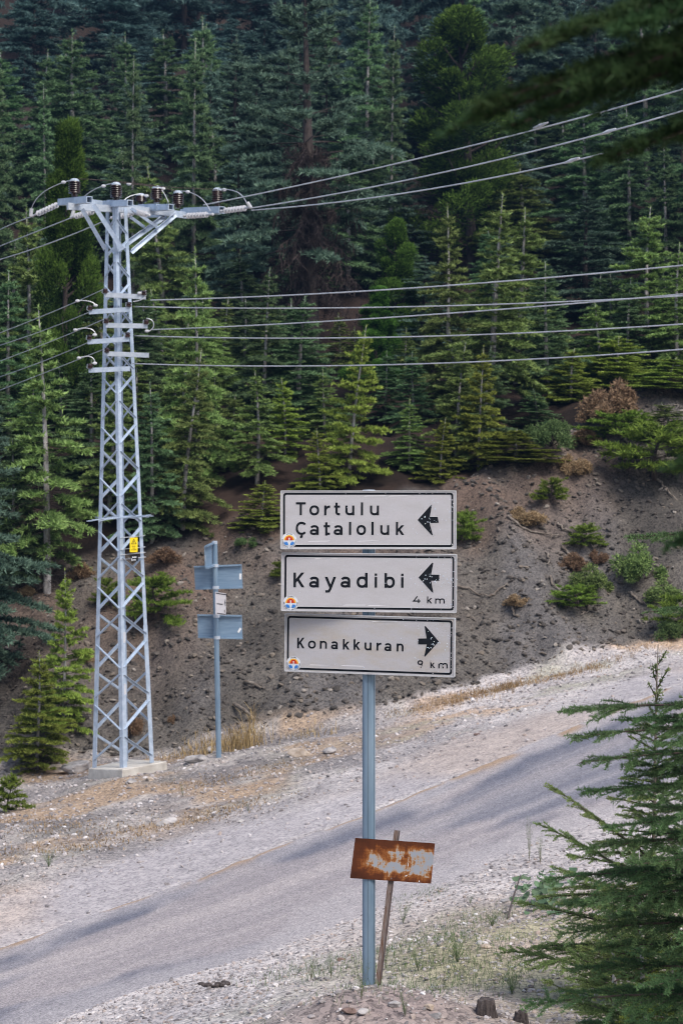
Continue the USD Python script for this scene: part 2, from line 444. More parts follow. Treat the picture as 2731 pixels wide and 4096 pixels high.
# near: the verge with the post, the ground to the right, the embankment under the camera, an unseen hill added behind it to block low sky
for p in [(368, 992, 14.3), (130, 1026, 17.2), (261, 1024, 15.4), (450, 942, 17.5), (540, 925, 18.5), (540, 1005, 15.3), (640, 985, 16.0), (682, 900, 19.5)]:
    cp(*p)
for x, y, z in [(-4, 10, 1.7), (0, 10, 2.6), (4, 10, 2.4), (-2.2, 14.5, 1.95), (-6, 15, 1.2), (0, 6.5, 3.3), (-4, 4, 3.6), (4, 4, 3.9), (0, 0, 4.35), (0, -10, 5.0), (-50, -12, 6), (50, -12, 6), (-110, -12, 8), (110, -12, 8), (0, -40, 18), (-60, -40, 19), (60, -40, 19), (0, -90, 42), (-100, -90, 42), (100, -90, 42), (0, -165, 78), (-100, -165, 78), (100, -165, 78), (8, 8, 3.0), (7, 16, 2.4), (10, 28, 2.6), (-14, 10, 1.0), (-12, 30, .6), (-14, 42, .6), (-14, 48, 5.0), (16, 46, 4.2), (17, 56, 11), (18, 36, 4.0)]:
    ctrl.append(np.array([x, y, z], float))
# the hill behind
for x in (-110, -70, -40, -24, -10, 0, 10, 24, 40, 70, 110):
    for y, z in ((58, 2.6), (70, 5.4), (84, 11.0), (100, 18.5), (120, 29.5), (150, 46), (190, 66), (260, 98)):
        ctrl.append(np.array([x, y, CZ + z + min(40, max(0, x)) * .16 * min(1, (y - 50) / 14) * (1 if y < 90 else 1.0)], float))
ctrl = np.array(ctrl)
_rbf = RBFInterpolator(ctrl[:, :2], ctrl[:, 2], kernel='linear', smoothing=.004, neighbors=40)
gx = np.concatenate([np.arange(-120, -18, 3.0), np.arange(-18, 18.01, .2), np.arange(20, 121, 3.0)])
gy = np.concatenate([np.arange(-165, -14, 6.0), np.arange(-14, 9, 1.0), np.arange(9, 23, .14), np.arange(23, 60, .2), np.arange(60, 110, 1.0), np.arange(110, 281, 5.0)])
GX, GY = np.meshgrid(gx, gy, indexing='ij')
# coarse evaluation, then smooth interpolation
cx = np.concatenate([np.arange(-124, -18, 5.0), np.arange(-18, 18.01, .45), np.arange(20, 126, 5.0)])
cy = np.concatenate([np.arange(-168, -16, 6.0), np.arange(-16, 60, .45), np.arange(60, 110, 2.0), np.arange(110, 290, 8.0)])
CXm, CYm = np.meshgrid(cx, cy, indexing='ij')
_base = RegularGridInterpolator((cx, cy), _rbf(np.stack([CXm.ravel(), CYm.ravel()], 1)).reshape(CXm.shape), method='linear', bounds_error=False, fill_value=None)

far_xy = np.array([P(p[:2], p[2])[:2] for p in FAR_EDGE])
near_xy = np.array([P(p[:2], p[2])[:2] for p in NEAR_EDGE])


def extend(a, n0, n1):
    d0, d1 = unit(a[0] - a[1]), unit(a[-1] - a[-2])
    return np.vstack([a[0] + d0 * n0, a, a[-1] + d1 * n1])


far_xy, near_xy = extend(far_xy, 16, 26), extend(near_xy, 16, 26)
foot_xy = extend(np.array([P(p[:2], p[2])[:2] for p in FOOT]), 12, 20)
road_poly = shapely.Polygon(np.vstack([far_xy, near_xy[::-1]]))
top_px = [(0, 590, 47), (60, 585, 47), (100, 573, 47), (190, 556, 47), (290, 532, 47.5), (396, 508, 48), (470, 492, 48.5), (540, 462, 49.8), (590, 425, 51.5), (640, 402, 53), (682, 380, 55)]
top_xy = extend(np.array([P(p[:2], p[2])[:2] for p in top_px]), 12, 20)


def side(poly, x, y):
    """y minus the polyline's y at x"""
    return y - np.interp(x, poly[:, 0], poly[:, 1])


def road_dist(x, y):
    """signed distance in metres to the road: negative inside"""
    pts = shapely.points(np.stack([x.ravel(), y.ravel()], 1))
    d = shapely.distance(pts, road_poly.exterior)
    ins = shapely.contains_properly(road_poly, pts)
    return np.where(ins, -d, d).reshape(x.shape)


def smoothstep(a, b, x):
    t = np.clip((x - a) / (b - a), 0, 1)
    return t * t * (3 - 2 * t)


def relief(x, y):
    p = np.stack([x, y, np.zeros_like(x)], -1)
    rd = road_dist(x, y)
    off = np.where(side(far_xy, x, y) > 0, smoothstep(.9, 3.4, rd) * .85 + smoothstep(.05, .6, rd) * .15, smoothstep(0.05, .9, rd))
    bank = smoothstep(-.3, 1.2, side(foot_xy, x, y))
    forest = smoothstep(-.5, 2, side(top_xy, x, y))
    z = off * ((meshkit.fbm(p * .9, 4, 3) - .5) * .16 + (meshkit.fbm(p * 5, 3, 5) - .5) * .07)
    gull = meshkit.fbm(np.stack([x * .9 + (y - 41) * .25, (y - 41) * .22, np.zeros_like(x)], -1), 4, 9) - .5
    z = z + bank * (1 - .5 * forest) * (gull * 1.25 + (meshkit.fbm(p * 1.8, 4, 11) - .5) * .5)
    z = z + forest * (meshkit.fbm(p * .25, 3, 15) - .5) * 1.2
    # the little heap at the foot of the post
    z = z + .20 * np.exp(-(((x - .22) / .75) ** 2 + ((y - 13.75) / .55) ** 2))
    z = z - .035 * (1 - smoothstep(-.25, .0, rd))
    return z, rd, bank, forest


Z0 = _base(np.stack([GX.ravel(), GY.ravel()], 1)).reshape(GX.shape)
REL, RD, BANK, FOREST = relief(GX, GY)
ZZ = Z0 + REL
_zi = RegularGridInterpolator((gx, gy), ZZ, bounds_error=False, fill_value=None)


def zg(x, y):
    return _zi(np.stack([np.ravel(x), np.ravel(y)], 1)).reshape(np.shape(x))


def z1(x, y):
    return float(_zi([[x, y]])[0])


def hit(p, y0=9.0, y1=140.0):
    """where the line of sight through a picture point meets the ground"""
    Y = np.concatenate([np.arange(y0, 60, .05), np.arange(60, y1, .5)])
    x, z = (p[0] - 341) / F * Y, CZ + (512 - p[1]) / F * Y
    g = zg(x, Y)
    i = np.argmax(z <= g)
    return np.array([x[i], Y[i], g[i]])


def lerp(a, b, t):
    return np.asarray(a) * (1 - t[..., None]) + np.asarray(b) * t[..., None]


def pnoise(s, seed, o=4, sx=1.0, sy=1.0):
    return meshkit.fbm(np.stack([GX * s * sx, GY * s * sy, np.zeros_like(GX)], -1), o, seed)


pale = lerp((.31, .293, .297), (.41, .388, .388), smoothstep(.35, .65, pnoise(.6, 21)))
dusty = smoothstep(.52, .68, pnoise(.45, 23)) * smoothstep(1.2, 3.5, RD)
pale = lerp(pale, (.36, .255, .17), dusty * .75)
darkp = smoothstep(.44, .58, pnoise(.9, 25)) * smoothstep(1.6, 3.6, RD) * (GY > 24) * smoothstep(4, -1, GX + (GY - 36) * .2)
pale = lerp(pale, (.135, .13, .14), darkp * .8)
weedy = smoothstep(.50, .68, pnoise(.9, 61)) * smoothstep(2.0, 4.0, RD)
pale = lerp(pale, (.27, .27, .19), weedy * .5)
lane = (side(far_xy, GX, GY) > 0) * smoothstep(2.7, 1.2, RD + (pnoise(.5, 65) - .5) * 2.0)
pale = lerp(pale, lerp((.345, .328, .342), (.385, .335, .31), smoothstep(.45, .65, pnoise(.35, 66, 4, 1.0, .5))), lane * .9)
rough = (side(far_xy, GX, GY) > 0) * smoothstep(2.2, 4.4, RD + (pnoise(.5, 67) - .5) * 1.6) * smoothstep(2.5, -1.5, GX)
pale = lerp(pale, lerp((.155, .145, .145), (.29, .27, .255), smoothstep(.40, .62, pnoise(1.3, 68))), rough * .8)
pale = lerp(pale, (.29, .215, .15), rough * smoothstep(.52, .64, pnoise(.55, 69)) * .85)
near = (1 - smoothstep(20, 23, GY)) * smoothstep(-1.0, 1.2, GX)
pale = lerp(pale, (.265, .230, .200), near * .85)
pale = lerp(pale, (.24, .24, .15), near * smoothstep(.45, .65, pnoise(1.1, 27)) * smoothstep(1.0, 2.0, RD) * .6)
mound = np.exp(-(((GX - .22) / .95) ** 2 + ((GY - 13.6) / .7) ** 2))
pale = lerp(pale, (.19, .155, .155), mound * .85)
bankc = lerp((.060, .056, .052), (.092, .085, .078), smoothstep(.3, .7, pnoise(.7, 31)))
bankc = lerp(bankc, (.100, .096, .097), smoothstep(.5, .7, pnoise(.35, 33, 4, 1.4, .6)) * .8)
bankc = lerp(bankc, (.105, .076, .062), smoothstep(-5.0, .5, side(top_xy, GX, GY)) * smoothstep(.35, .6, pnoise(.5, 35)) * .9)
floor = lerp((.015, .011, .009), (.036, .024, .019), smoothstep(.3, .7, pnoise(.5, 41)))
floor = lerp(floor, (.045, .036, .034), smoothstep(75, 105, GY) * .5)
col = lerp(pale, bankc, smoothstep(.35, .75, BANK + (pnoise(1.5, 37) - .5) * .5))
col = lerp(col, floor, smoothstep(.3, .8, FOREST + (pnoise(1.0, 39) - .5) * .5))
col = lerp(col, (.055, .055, .036), smoothstep(4, -4, GY))  # dark tone for the unseen hill added behind the camera
grit = np.clip(1 - FOREST * .8, 0, 1)
FARSIDE = side(far_xy, GX, GY) > 0
grit = grit * np.where(FARSIDE & (BANK < .2), .65 + .35 * smoothstep(1.4, 3.2, RD), 1)
nx, ny = GX.shape
ii = (np.arange(nx - 1)[:, None] * ny + np.arange(ny - 1)[None, :]).ravel()
quads = np.stack([ii, ii + ny, ii + ny + 1, ii + 1], 1)
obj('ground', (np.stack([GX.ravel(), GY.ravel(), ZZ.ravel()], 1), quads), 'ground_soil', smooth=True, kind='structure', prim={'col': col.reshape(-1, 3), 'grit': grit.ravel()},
    label='gravel verges, dark cut bank and forested hillside around the road, plus an unseen hill added behind the camera')

# road sheet
na, nc = 900, 56
ta = np.linspace(0, 1, na)


def along(poly):
    s = np.concatenate([[0], np.cumsum(np.linalg.norm(np.diff(poly, axis=0), axis=1))])
    return np.stack([np.interp(ta * s[-1], s, poly[:, k]) for k in (0, 1)], 1), s[-1]


fa, La = along(far_xy)
ne, _ = along(near_xy)
jit = lambda seed, s, amp: (meshkit.fbm(np.stack([ta * La * s, np.zeros(na), np.zeros(na)], 1), 4, seed) - .5) * amp
nrm = np.stack([fa[:, 0] - ne[:, 0], fa[:, 1] - ne[:, 1]], 1)
nrm /= np.linalg.norm(nrm, axis=1, keepdims=True)
fa = fa + nrm * (jit(51, .4, .8) + jit(52, 3.0, .22))[:, None]
ne = ne - nrm * (jit(53, .5, .8) + jit(54, 3.0, .25))[:, None]
tc = np.linspace(0, 1, nc)
R2 = fa[:, None] * (1 - tc)[None, :, None] + ne[:, None] * tc[None, :, None]
rz = _base(R2.reshape(-1, 2)).reshape(na, nc) + .012 - .02 * np.exp(-np.minimum(tc, 1 - tc) / .02)[None]
U, Vv = np.broadcast_to(tc[None], (na, nc)), np.broadcast_to((ta * La)[:, None], (na, nc))
st = meshkit.fbm(np.stack([U * 9, Vv * .06, np.zeros_like(U)], -1), 4, 55)
st2 = meshkit.fbm(np.stack([U * 3, Vv * .22, np.ones_like(U)], -1), 4, 57)
st3 = meshkit.fbm(np.stack([U * 22, Vv * .10, np.full_like(U, 2.0)], -1), 3, 59)
st4 = meshkit.fbm(np.stack([U * 5, Vv * 1.1, np.full_like(U, 3.0)], -1), 4, 60)
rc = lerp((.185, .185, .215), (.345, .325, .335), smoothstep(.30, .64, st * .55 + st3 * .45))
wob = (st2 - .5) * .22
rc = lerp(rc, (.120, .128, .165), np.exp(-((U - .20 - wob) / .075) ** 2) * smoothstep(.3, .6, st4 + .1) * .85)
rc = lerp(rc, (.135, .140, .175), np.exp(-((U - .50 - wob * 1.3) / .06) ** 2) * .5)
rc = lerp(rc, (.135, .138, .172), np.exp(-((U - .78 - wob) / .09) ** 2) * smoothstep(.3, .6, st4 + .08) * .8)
rc = lerp(rc, (.44, .385, .365), smoothstep(.50, .66, st2) * .5)
rc = lerp(rc, (.40, .36, .35), np.exp(-((U - .36 - wob) / .05) ** 2) * .45)
rc = lerp(rc, (.40, .37, .37), smoothstep(.84, 1.02, U + (st4 - .5) * .5 + (st2 - .5) * .4) * .85)
rc = lerp(rc, (.42, .39, .39), smoothstep(.12, .0, U + (st4 - .5) * .25 + (st2 - .5) * .2) * .6)
sand = np.exp(-((U - .02 - .05 * (st2 - .4)) / (.014 + .22 * np.clip(st2 - .40, 0, 1))) ** 2) * smoothstep(.44, .60, st4)
rc = lerp(rc, (.38, .255, .15), np.clip(sand, 0, 1) * .85)
i = (np.arange(na - 1)[:, None] * nc + np.arange(nc - 1)[None, :]).ravel()
rq = np.stack([i, i + 1, i + nc + 1, i + nc], 1)
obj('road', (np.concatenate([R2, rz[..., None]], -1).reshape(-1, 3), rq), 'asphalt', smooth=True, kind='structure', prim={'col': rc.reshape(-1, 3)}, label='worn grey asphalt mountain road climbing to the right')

# ------------------------------------------------------------------ signpost with three direction panels
YP = 14.3
post_x = P((368.3, 900), YP)[0]
post_base = np.array([post_x, YP, z1(post_x, YP) - .25])
post_top = P(A(835, 1129), YP)[2] + .004
sp = thing('direction_signpost', 'tall grey steel post in front carrying three white direction panels with arrows', 'signpost', (post_x, YP, z1(post_x, YP)))
rp = .0465
obj('pole', tube([post_base, (post_x, YP, post_top)], rp, 28), 'pole_metal', sp, smooth=40)
mb = MB()
for a in (-2.55, -1.75, -.72):    # drawn seams that run down the rolled tube
    o = np.array([math.cos(a), math.sin(a), 0]) * (rp + .0004)
    mb.add(*tube([post_base + o + (0, 0, .3), np.array([post_x, YP, post_top - .02]) + o], .0011, 5))
obj('pole_seam', mb.get(), 'black_vinyl', sp)
obj('pole_cap', lathe([(0, .006), (rp * .9, .005), (rp + .001, 0), (rp + .001, -.02), (rp - .004, -.02)], c=(post_x, YP, post_top), n=28), 'galvanised_pale', sp)


def ell(cx_, cy_, rx, ry, a0=0, a1=360, n=28, e=2.25):
    a = np.radians(np.linspace(a0, a1, n))
    c, s = np.cos(a), np.sin(a)
    return np.stack([cx_ + rx * np.sign(c) * np.abs(c) ** (2 / e), cy_ + ry * np.sign(s) * np.abs(s) ** (2 / e)], 1)


def stroke(pts, s):
    return LineString(pts).buffer(s / 2, cap_style='flat', join_style='mitre', mitre_limit=3)


def glyph(ch, W, s=.168, xh=.75):
    h = s / 2
    L = lambda *p: stroke(p, s)
    ring = lambda cx_, cy_, rx, ry: Polygon(ell(cx_, cy_, rx, ry, n=40)).difference(Polygon(ell(cx_, cy_, rx - s, ry - s, n=40)))
    if ch == 'T':
        g = [L((0, 1 - h), (W, 1 - h)), L((W / 2, 0), (W / 2, 1))]
    elif ch == 'o':
        g = [ring(W / 2, xh / 2, W / 2 + .005, xh / 2 + .01)]
    elif ch == 'r':
        g = [L((h, 0), (h, xh)), L(*ell(W, xh * .42, W - h, xh * .58 - h, 180, 92, 14))]
    elif ch == 't':
        x = W * .42
        g = [L((x, .97), (x, .2), *ell(x + .17, .17 + h, .17, .17, 180, 262, 10), (W, h)), L((0, xh - h), (W, xh - h))]
    elif ch == 'u':
        g = [L((h, xh), (h, W / 2), *ell(W / 2, W / 2 - .02, W / 2 - h, W / 2 - .02 - h, 180, 360, 20), (W - h, W / 2), (W - h, xh)), L((W - h, 0), (W - h, xh))]
    elif ch == 'l':
        g = [L((W / 2, 0), (W / 2, 1))]
    elif ch == 'i':
        g = [L((W / 2, 0), (W / 2, xh)), L((W / 2, 1 - s * .95), (W / 2, 1.0))]
    elif ch == 'C':
        g = [L(*ell(W / 2 + .03, .5, W / 2 + .03 - h, .5 - h, 42, 318, 30)), L((W * .56, 0), (W * .56, -.2))]
        g.append(L((W * .40, -.17), (W * .58, -.17)))
    elif ch == 'a':
        g = [L((W - h, 0), (W - h, xh * .62), *ell(W / 2, xh * .62, W / 2 - h, xh * .38 - h, 0, 155, 14)), ring(W * .46, xh * .29, W * .46, xh * .30)]
    elif ch in 'kK':
        t = xh if ch == 'k' else 1.0
        g = [L((h, 0), (h, 1)), L((h, t * .36), (W - s * .35, t)).intersection(shapely.box(0, 0, 9, t)), L((W * .33, t * .55), (W - s * .45, 0)).intersection(shapely.box(0, 0, 9, t))]
        g[1] = unary_union([stroke([(h, t * .34), (W - s * .55, t + .05)], s).intersection(shapely.box(0, 0, 9, t))])
        g[2] = stroke([(W * .34, t * .60), (W - s * .55, -.05)], s).intersection(shapely.box(0, 0, 9, t))
    elif ch == 'y':
        g = [stroke([(s * .5, xh + .04), (W * .5, .03)], s).intersection(shapely.box(-1, -1, 9, xh)), stroke([(W - s * .5, xh + .04), (W * .48, -.08), (W * .36, -.24), (W * .06, -.25)], s).intersection(shapely.box(-1, -1, 9, xh))]
    elif ch == 'd':
        g = [ring(W / 2, xh / 2, W / 2, xh / 2 + .01), L((W - h, 0), (W - h, 1))]
    elif ch == 'b':
        g = [ring(W / 2, xh / 2, W / 2, xh / 2 + .01), L((h, 0), (h, 1))]
    elif ch == 'n':
        g = [L((h, 0), (h, xh)), L((h, xh * .5), *ell(W / 2, xh * .56, W / 2 - h, xh * .44 - h, 180, 0, 18), (W - h, 0))]
    elif ch == 'm':
        q = W / 4
        g = [L((h, 0), (h, xh)), L((h, xh * .5), *ell(q + h / 2, xh * .58, q - h / 2, xh * .42 - h, 180, 0, 14), (2 * q, 0)), L((2 * q, xh * .5), *ell(3 * q - h / 2, xh * .58, q - h / 2, xh * .42 - h, 180, 0, 14), (W - h, 0))]
    elif ch == '4':
        g = [L((W * .58, 1), (h * .6, .30), (W, .30)), L((W * .74, .62), (W * .74, 0))]
    elif ch == '9':
        g = [ring(W / 2, .68, W / 2, .32), L((W - h, .66), (W * .62, .0))]
    return unary_union(g)


def homography(src, dst):
    M = []
    for (x, y), (u, v) in zip(src, dst):
        M += [[x, y, 1, 0, 0, 0, -u * x, -u * y, -u], [0, 0, 0, x, y, 1, -v * x, -v * y, -v]]
    return np.linalg.svd(np.array(M))[2][-1].reshape(3, 3)


def extrude(shape, z0, z1_):
    mb_ = MB()
    for g in (getattr(shape, 'geoms', [shape])):
        if g.geom_type == 'Polygon' and g.area > 1e-9:
            m = trimesh.creation.extrude_polygon(g, z1_ - z0, engine='earcut')
            m.apply_translation((0, 0, z0))
            mb_.tm(m)
    return mb_.get()


def rounded(x0, y0, x1, y1, r):
    return shapely.box(x0 + r, y0 + r, x1 - r, y1 - r).buffer(r, quad_segs=6)


LET = {
    0: [('T', 322, 390, 285, 90), ('o', 416, 482, 285, 90), ('r', 517, 560, 285, 90), ('t', 585, 626, 285, 90), ('u', 663, 725, 285, 90), ('l', 770, 785, 285, 90), ('u', 833, 895, 285, 90),
        ('C', 322, 396, 421, 90), ('a', 419, 480, 421, 90), ('t', 514, 557, 421, 90), ('a', 583, 644, 421, 90), ('l', 689, 703, 421, 90), ('o', 741, 805, 421, 90), ('l', 844, 858, 421, 90), ('u', 904, 966, 421, 90), ('k', 1012, 1072, 421, 90)],
    1: [('K', 303, 381, 787, 102), ('a', 411, 478, 788, 100), ('y', 518, 597, 790, 100), ('a', 627, 694, 788, 100), ('d', 738, 813, 789, 102), ('i', 863, 879, 789, 98), ('b', 931, 1002, 790, 102), ('i', 1046, 1062, 790, 98)],
    2: [('K', 330, 381, 1217, 73), ('o', 404, 456, 1218, 72), ('n', 484, 532, 1218, 72), ('a', 560, 606, 1220, 72), ('k', 641, 688, 1222, 72), ('k', 714, 760, 1223, 72), ('u', 789, 836, 1226, 72), ('r', 871, 905, 1227, 72), ('a', 925, 972, 1229, 72), ('n', 1009, 1056, 1231, 72)]}
DIST = {1: [('4', 1130, 1180, 896, 47), ('k', 1226, 1262, 898, 48), ('m', 1282, 1349, 900, 48)], 2: [('9', 1153, 1190, 1341, 50), ('k', 1241, 1275, 1344, 50), ('m', 1296, 1360, 1346, 50)]}
ARROW = {0: [(1163, 317), (1255, 214), (1260, 212), (1245, 297), (1300, 297), (1307, 335), (1243, 337), (1266, 421), (1260, 421)],
         1: [(1168, 718), (1262, 616), (1268, 618), (1253, 700), (1310, 700), (1310, 740), (1253, 740), (1268, 822), (1264, 823)],
         2: [(1297, 1160), (1206, 1055), (1201, 1057), (1215, 1140), (1157, 1142), (1157, 1180), (1217, 1180), (1199, 1264), (1204, 1265)]}
QUAD = {0: [(216, 116), (1430, 113), (1430, 518), (218, 518)], 1: [(221, 549), (1432, 557), (1430, 964), (219, 949)], 2: [(247, 980), (1408, 998), (1406, 1406), (245, 1375)]}
BORD = {0: [(234, 130), (1409, 128), (1409, 505), (236, 503)], 1: [(242, 564), (1416, 571), (1413, 946), (240, 935)], 2: [(262, 996), (1392, 1012), (1390, 1391), (261, 1361)]}
EMB = {0: (277, 460, 53), 1: (284, 896, 53), 2: (306, 1324, 52)}
YAW = (math.radians(2.5), math.radians(6), math.radians(16))
SLAB = ('top white direction panel with two place names and a left arrow', 'middle white direction panel with a left arrow and four kilometres', 'lowest white direction panel, yawed, with a right arrow and nine kilometres')
rng = np.random.default_rng(5)
W_, H_ = 1.255, .416
for k in range(3):
    q = np.array(QUAD[k], float)
    Hm = homography(q, [(-W_ / 2, H_ / 2), (W_ / 2, H_ / 2), (W_ / 2, -H_ / 2), (-W_ / 2, -H_ / 2)])

    def loc(p, Hm=Hm):
        p = np.atleast_2d(np.asarray(p, float))
        r = np.c_[p, np.ones(len(p))] @ Hm.T
        return r[:, :2] / r[:, 2:]

    c = C4(*q.mean(0))
    yaw = YAW[k]
    xa, n = np.array([math.cos(yaw), -math.sin(yaw), 0]), np.array([-math.sin(yaw), -math.cos(yaw), 0])
    roll = (0.0, -.0065, -.0165)[k] if k < 2 else -.012
    up = np.array([0, 0, 1.0])
    xr, ur = xa * math.cos(roll) + up * math.sin(roll), up * math.cos(roll) - xa * math.sin(roll)
    M3 = np.stack([xr, ur, n], 1)
    cc = P(c, YP - rp - .03)
    # parts are given in the panel's own frame; set it as the prim's transform so that the face texture follows the panel

    def put(name, vf, m_, parent, kind=None, label=None, M3=M3, cc=cc, smooth=False):
        v, f = vf
        return obj(name, (np.asarray(v) @ M3.T + cc, f), m_, parent, kind=kind, label=label, smooth=smooth)

    panel_path = numbered(sp.path, 'sign_panel')
    plate = extrude(rounded(-W_ / 2, -H_ / 2, W_ / 2, H_ / 2, .006), -.004, 0)
    mp = usdkit.mesh(stage, panel_path, plate, MATS['sign_white' if k < 2 else 'sign_white_worn'])
    X4 = np.eye(4)
    X4[:3, :3], X4[:3, 3] = M3, cc - sp.loc
    mp.AddTransformOp().Set(Gf.Matrix4d(*X4.T.ravel().tolist()))
    tag(mp.GetPrim(), SLAB[k])

    def sub(name, vf, m_, kind=None, label=None, smooth=False, panel_path=panel_path):
        path = numbered(panel_path, name)
        pm = usdkit.mesh(stage, path, vf, MATS[m_], smooth=smooth)
        tag(pm.GetPrim(), label, kind=kind)

    rim = rounded(-W_ / 2 - .002, -H_ / 2 - .002, W_ / 2 + .002, H_ / 2 + .002, .008).difference(rounded(-W_ / 2 + .005, -H_ / 2 + .005, W_ / 2 - .005, H_ / 2 - .005, .006))
    sub('rim', extrude(rim, -.024, .004), 'aluminium_rim')
    for cz_ in (.12, -.12):
        sub('back_channel', box((0, cz_, -.016), (W_ - .04, .035, .022)), 'sign_back')
    bq = loc(BORD[k])
    ea = loc([EMB[k][:2]])[0]
    er = EMB[k][2] / 1212 * W_
    bx0, bx1 = bq[[0, 3], 0].mean(), bq[[1, 2], 0].mean()
    by1, by0 = bq[[0, 1], 1].mean(), bq[[2, 3], 1].mean()
    t = .0135
    bshape = rounded(bx0, by0, bx1, by1, .02).difference(rounded(bx0 + t, by0 + t, bx1 - t, by1 - t, .012)).difference(Point(ea).buffer(er * 1.04))
    for _ in range(10):   # chips out of the border where shot struck it
        a = rng.uniform(0, 1)
        pnt = (bx1 - t / 2, by0 + a * (by1 - by0)) if rng.random() < .5 else (bx1 - (1 - a ** .5) * .5, by1 - t / 2 if rng.random() < .7 else by0 + t / 2)
        bshape = bshape.difference(Point(pnt).buffer(rng.uniform(.002, .0045)))
    sub('border', extrude(bshape, .0004, .0012), 'black_vinyl')

    def word(lst):
        g = []
        for ch, x0, x1, yb, cap in lst:
            gl = glyph(ch, (x1 - x0) / cap)
            gl = affinity.affine_transform(gl, [cap, 0, 0, -cap, x0, yb])
            g.append(shapely.transform(gl, lambda a: loc(a)))
        return unary_union(g)

    hitpts = []
    rows = [LET[k]] if k else [LET[0][:7], LET[0][7:]]
    for r_ in rows:
        for one in r_:
            sub('letter', extrude(word([one]), .0004, .0013), 'black_vinyl')
    if k in DIST:
        for one in DIST[k]:
          w = word([one])
          if k == 2:
              for px_, py_ in ((1200, 1298), (1247, 1300), (1272, 1310), (1330, 1328), (1312, 1340), (1176, 1330), (1300, 1308)):
                w = w.difference(Point(loc([(px_, py_)])[0]).buffer(.006))
          sub('letter', extrude(w, .0004, .0013), 'black_vinyl')
    sub('arrow', extrude(Polygon(loc(ARROW[k])).buffer(.002).buffer(-.001), .0004, .0013), 'black_vinyl')
    # shot marks
    mb, n_ = MB(), (46, 64, 58)[k]
    for j in range(n_):
        x = bx1 + .012 - abs(rng.normal(0, .16)) if rng.random() < .8 else rng.uniform(bx0, bx1)
        y = rng.uniform(by0 - .008, by1 + .012)
        r = rng.uniform(.0016, .0036)
        mb.add(*lathe([(0, .0022), (r * .6, .0022), (r, .0015)], c=(x, y, 0), n=6))
    for j in range(6):
        ax, ay = loc([ARROW[k][0]])[0] + np.array([(1 if k < 2 else -1) * rng.uniform(.02, .1), rng.uniform(-.06, .03)])
        mb.add(*lathe([(0, .0026), (.0028, .0026), (.0042, .0016)], c=(ax, ay, 0), n=7))
    for j in range((10, 18, 12)[k]):
        cxx = (bx1 - .12, bx1 - .02)[j % 2]
        mb.add(*lathe([(0, .0024), (.0022, .0024), (.0036, .0016)], c=(cxx + rng.normal(0, .025), (by0 + by1) / 2 + rng.normal(.03 if k else .1, .035), 0), n=6))
    sub('shot_marks', mb.get(), 'pellet_chip', kind='stuff')
    mb = MB()
    for j in range(n_):
        x = bx1 + .012 - abs(rng.normal(0, .17))
        y = rng.uniform(by0, by1)
        mb.add(*lathe([(0, .0016), (.0013, .0014)], c=(x, y, 0), n=5))
    sub('shot_pits', mb.get(), 'black_vinyl', kind='stuff')
    mb = MB()
    for j in range(4):   # rubbed streaks along the sheet
        x0 = rng.uniform(bx0 + .1, bx1 - .3)
        yy = by1 - t - .012 if j < 2 else by0 + t + rng.uniform(.01, .03)
        mb.add(*extrude(Polygon([(x0, yy), (x0 + rng.uniform(.08, .2), yy + .002), (x0 + .17, yy + .006), (x0 + .02, yy + .005)]).convex_hull, .0003, .0007))
    sub('rubbed_streaks', mb.get(), 'sign_scratch', kind='stuff')
    # round emblem: sun and tower over a fountain, with a ring of lettering
    E = lambda shp, z0, z1_: extrude(affinity.translate(affinity.scale(shp, er, er, origin=(0, 0)), *ea), z0, z1_)
    sub('emblem_disc', E(Point(0, 0).buffer(1, quad_segs=14), .0004, .0012), 'emblem_white')
    half = shapely.box(-1, .02, 1, 1)
    sub('emblem_sun', E(Point(0, .02).buffer(.69).intersection(half), .0013, .0017), 'emblem_yellow')
    sub('emblem_sun', E(Point(0, .02).buffer(.55).intersection(half), .0018, .0021), 'emblem_orange')
    sub('emblem_sun', E(unary_union([Point(0, .12).buffer(.43), shapely.box(-.43, .03, .43, .12)]).intersection(half), .0022, .0025), 'emblem_red')
    sub('emblem_tower', E(unary_union([shapely.box(-.07, -.25, .07, .34), shapely.box(-.11, .26, .11, .34), Polygon([(-.08, -.1), (.08, -.1), (.13, -.6), (-.13, -.6)])]), .0026, .0029), 'emblem_white')
    pet = Polygon([(-.06, -.62), (-.16, -.30), (-.33, -.08), (-.36, -.25), (-.52, -.06), (-.56, -.26), (-.70, -.12), (-.62, -.45), (-.40, -.62)])
    sub('emblem_fountain', E(unary_union([pet, affinity.scale(pet, -1, 1, origin=(0, 0))]), .0018, .0021), 'emblem_pale_blue')
    pet2 = affinity.translate(affinity.scale(pet, .92, .88, origin=(-.35, -.6)), -.02, .0)
    sub('emblem_fountain', E(unary_union([pet2, affinity.scale(pet2, -1, 1, origin=(0, 0))]), .0022, .0025), 'emblem_blue')
    mb = MB()
    for txt, mid, flip, step in (('ADANA', 90, 1, 11.5), ('BÜYÜKŞEHİR BELEDİYESİ', 270, -1, 9.6)):
        for j, ch in enumerate(txt):
            if ch == ' ':
                continue
            a = math.radians(mid + flip * ((len(txt) - 1) / 2 - j) * step)
            m = meshkit.text_mesh(ch, er * .15, .0004, bold=True)
            m.apply_translation((-m.bounds[:, 0].mean(), -er * .075, .0014))
            rr = a - math.pi / 2 if flip > 0 else a + math.pi / 2
            m.apply_transform(trimesh.transformations.rotation_matrix(rr, (0, 0, 1)))
            m.apply_translation((ea[0] + .88 * er * math.cos(a), ea[1] + .88 * er * math.sin(a), 0))
            mb.tm(m)
    sub('emblem_lettering', mb.get(), 'black_vinyl', kind='stuff')
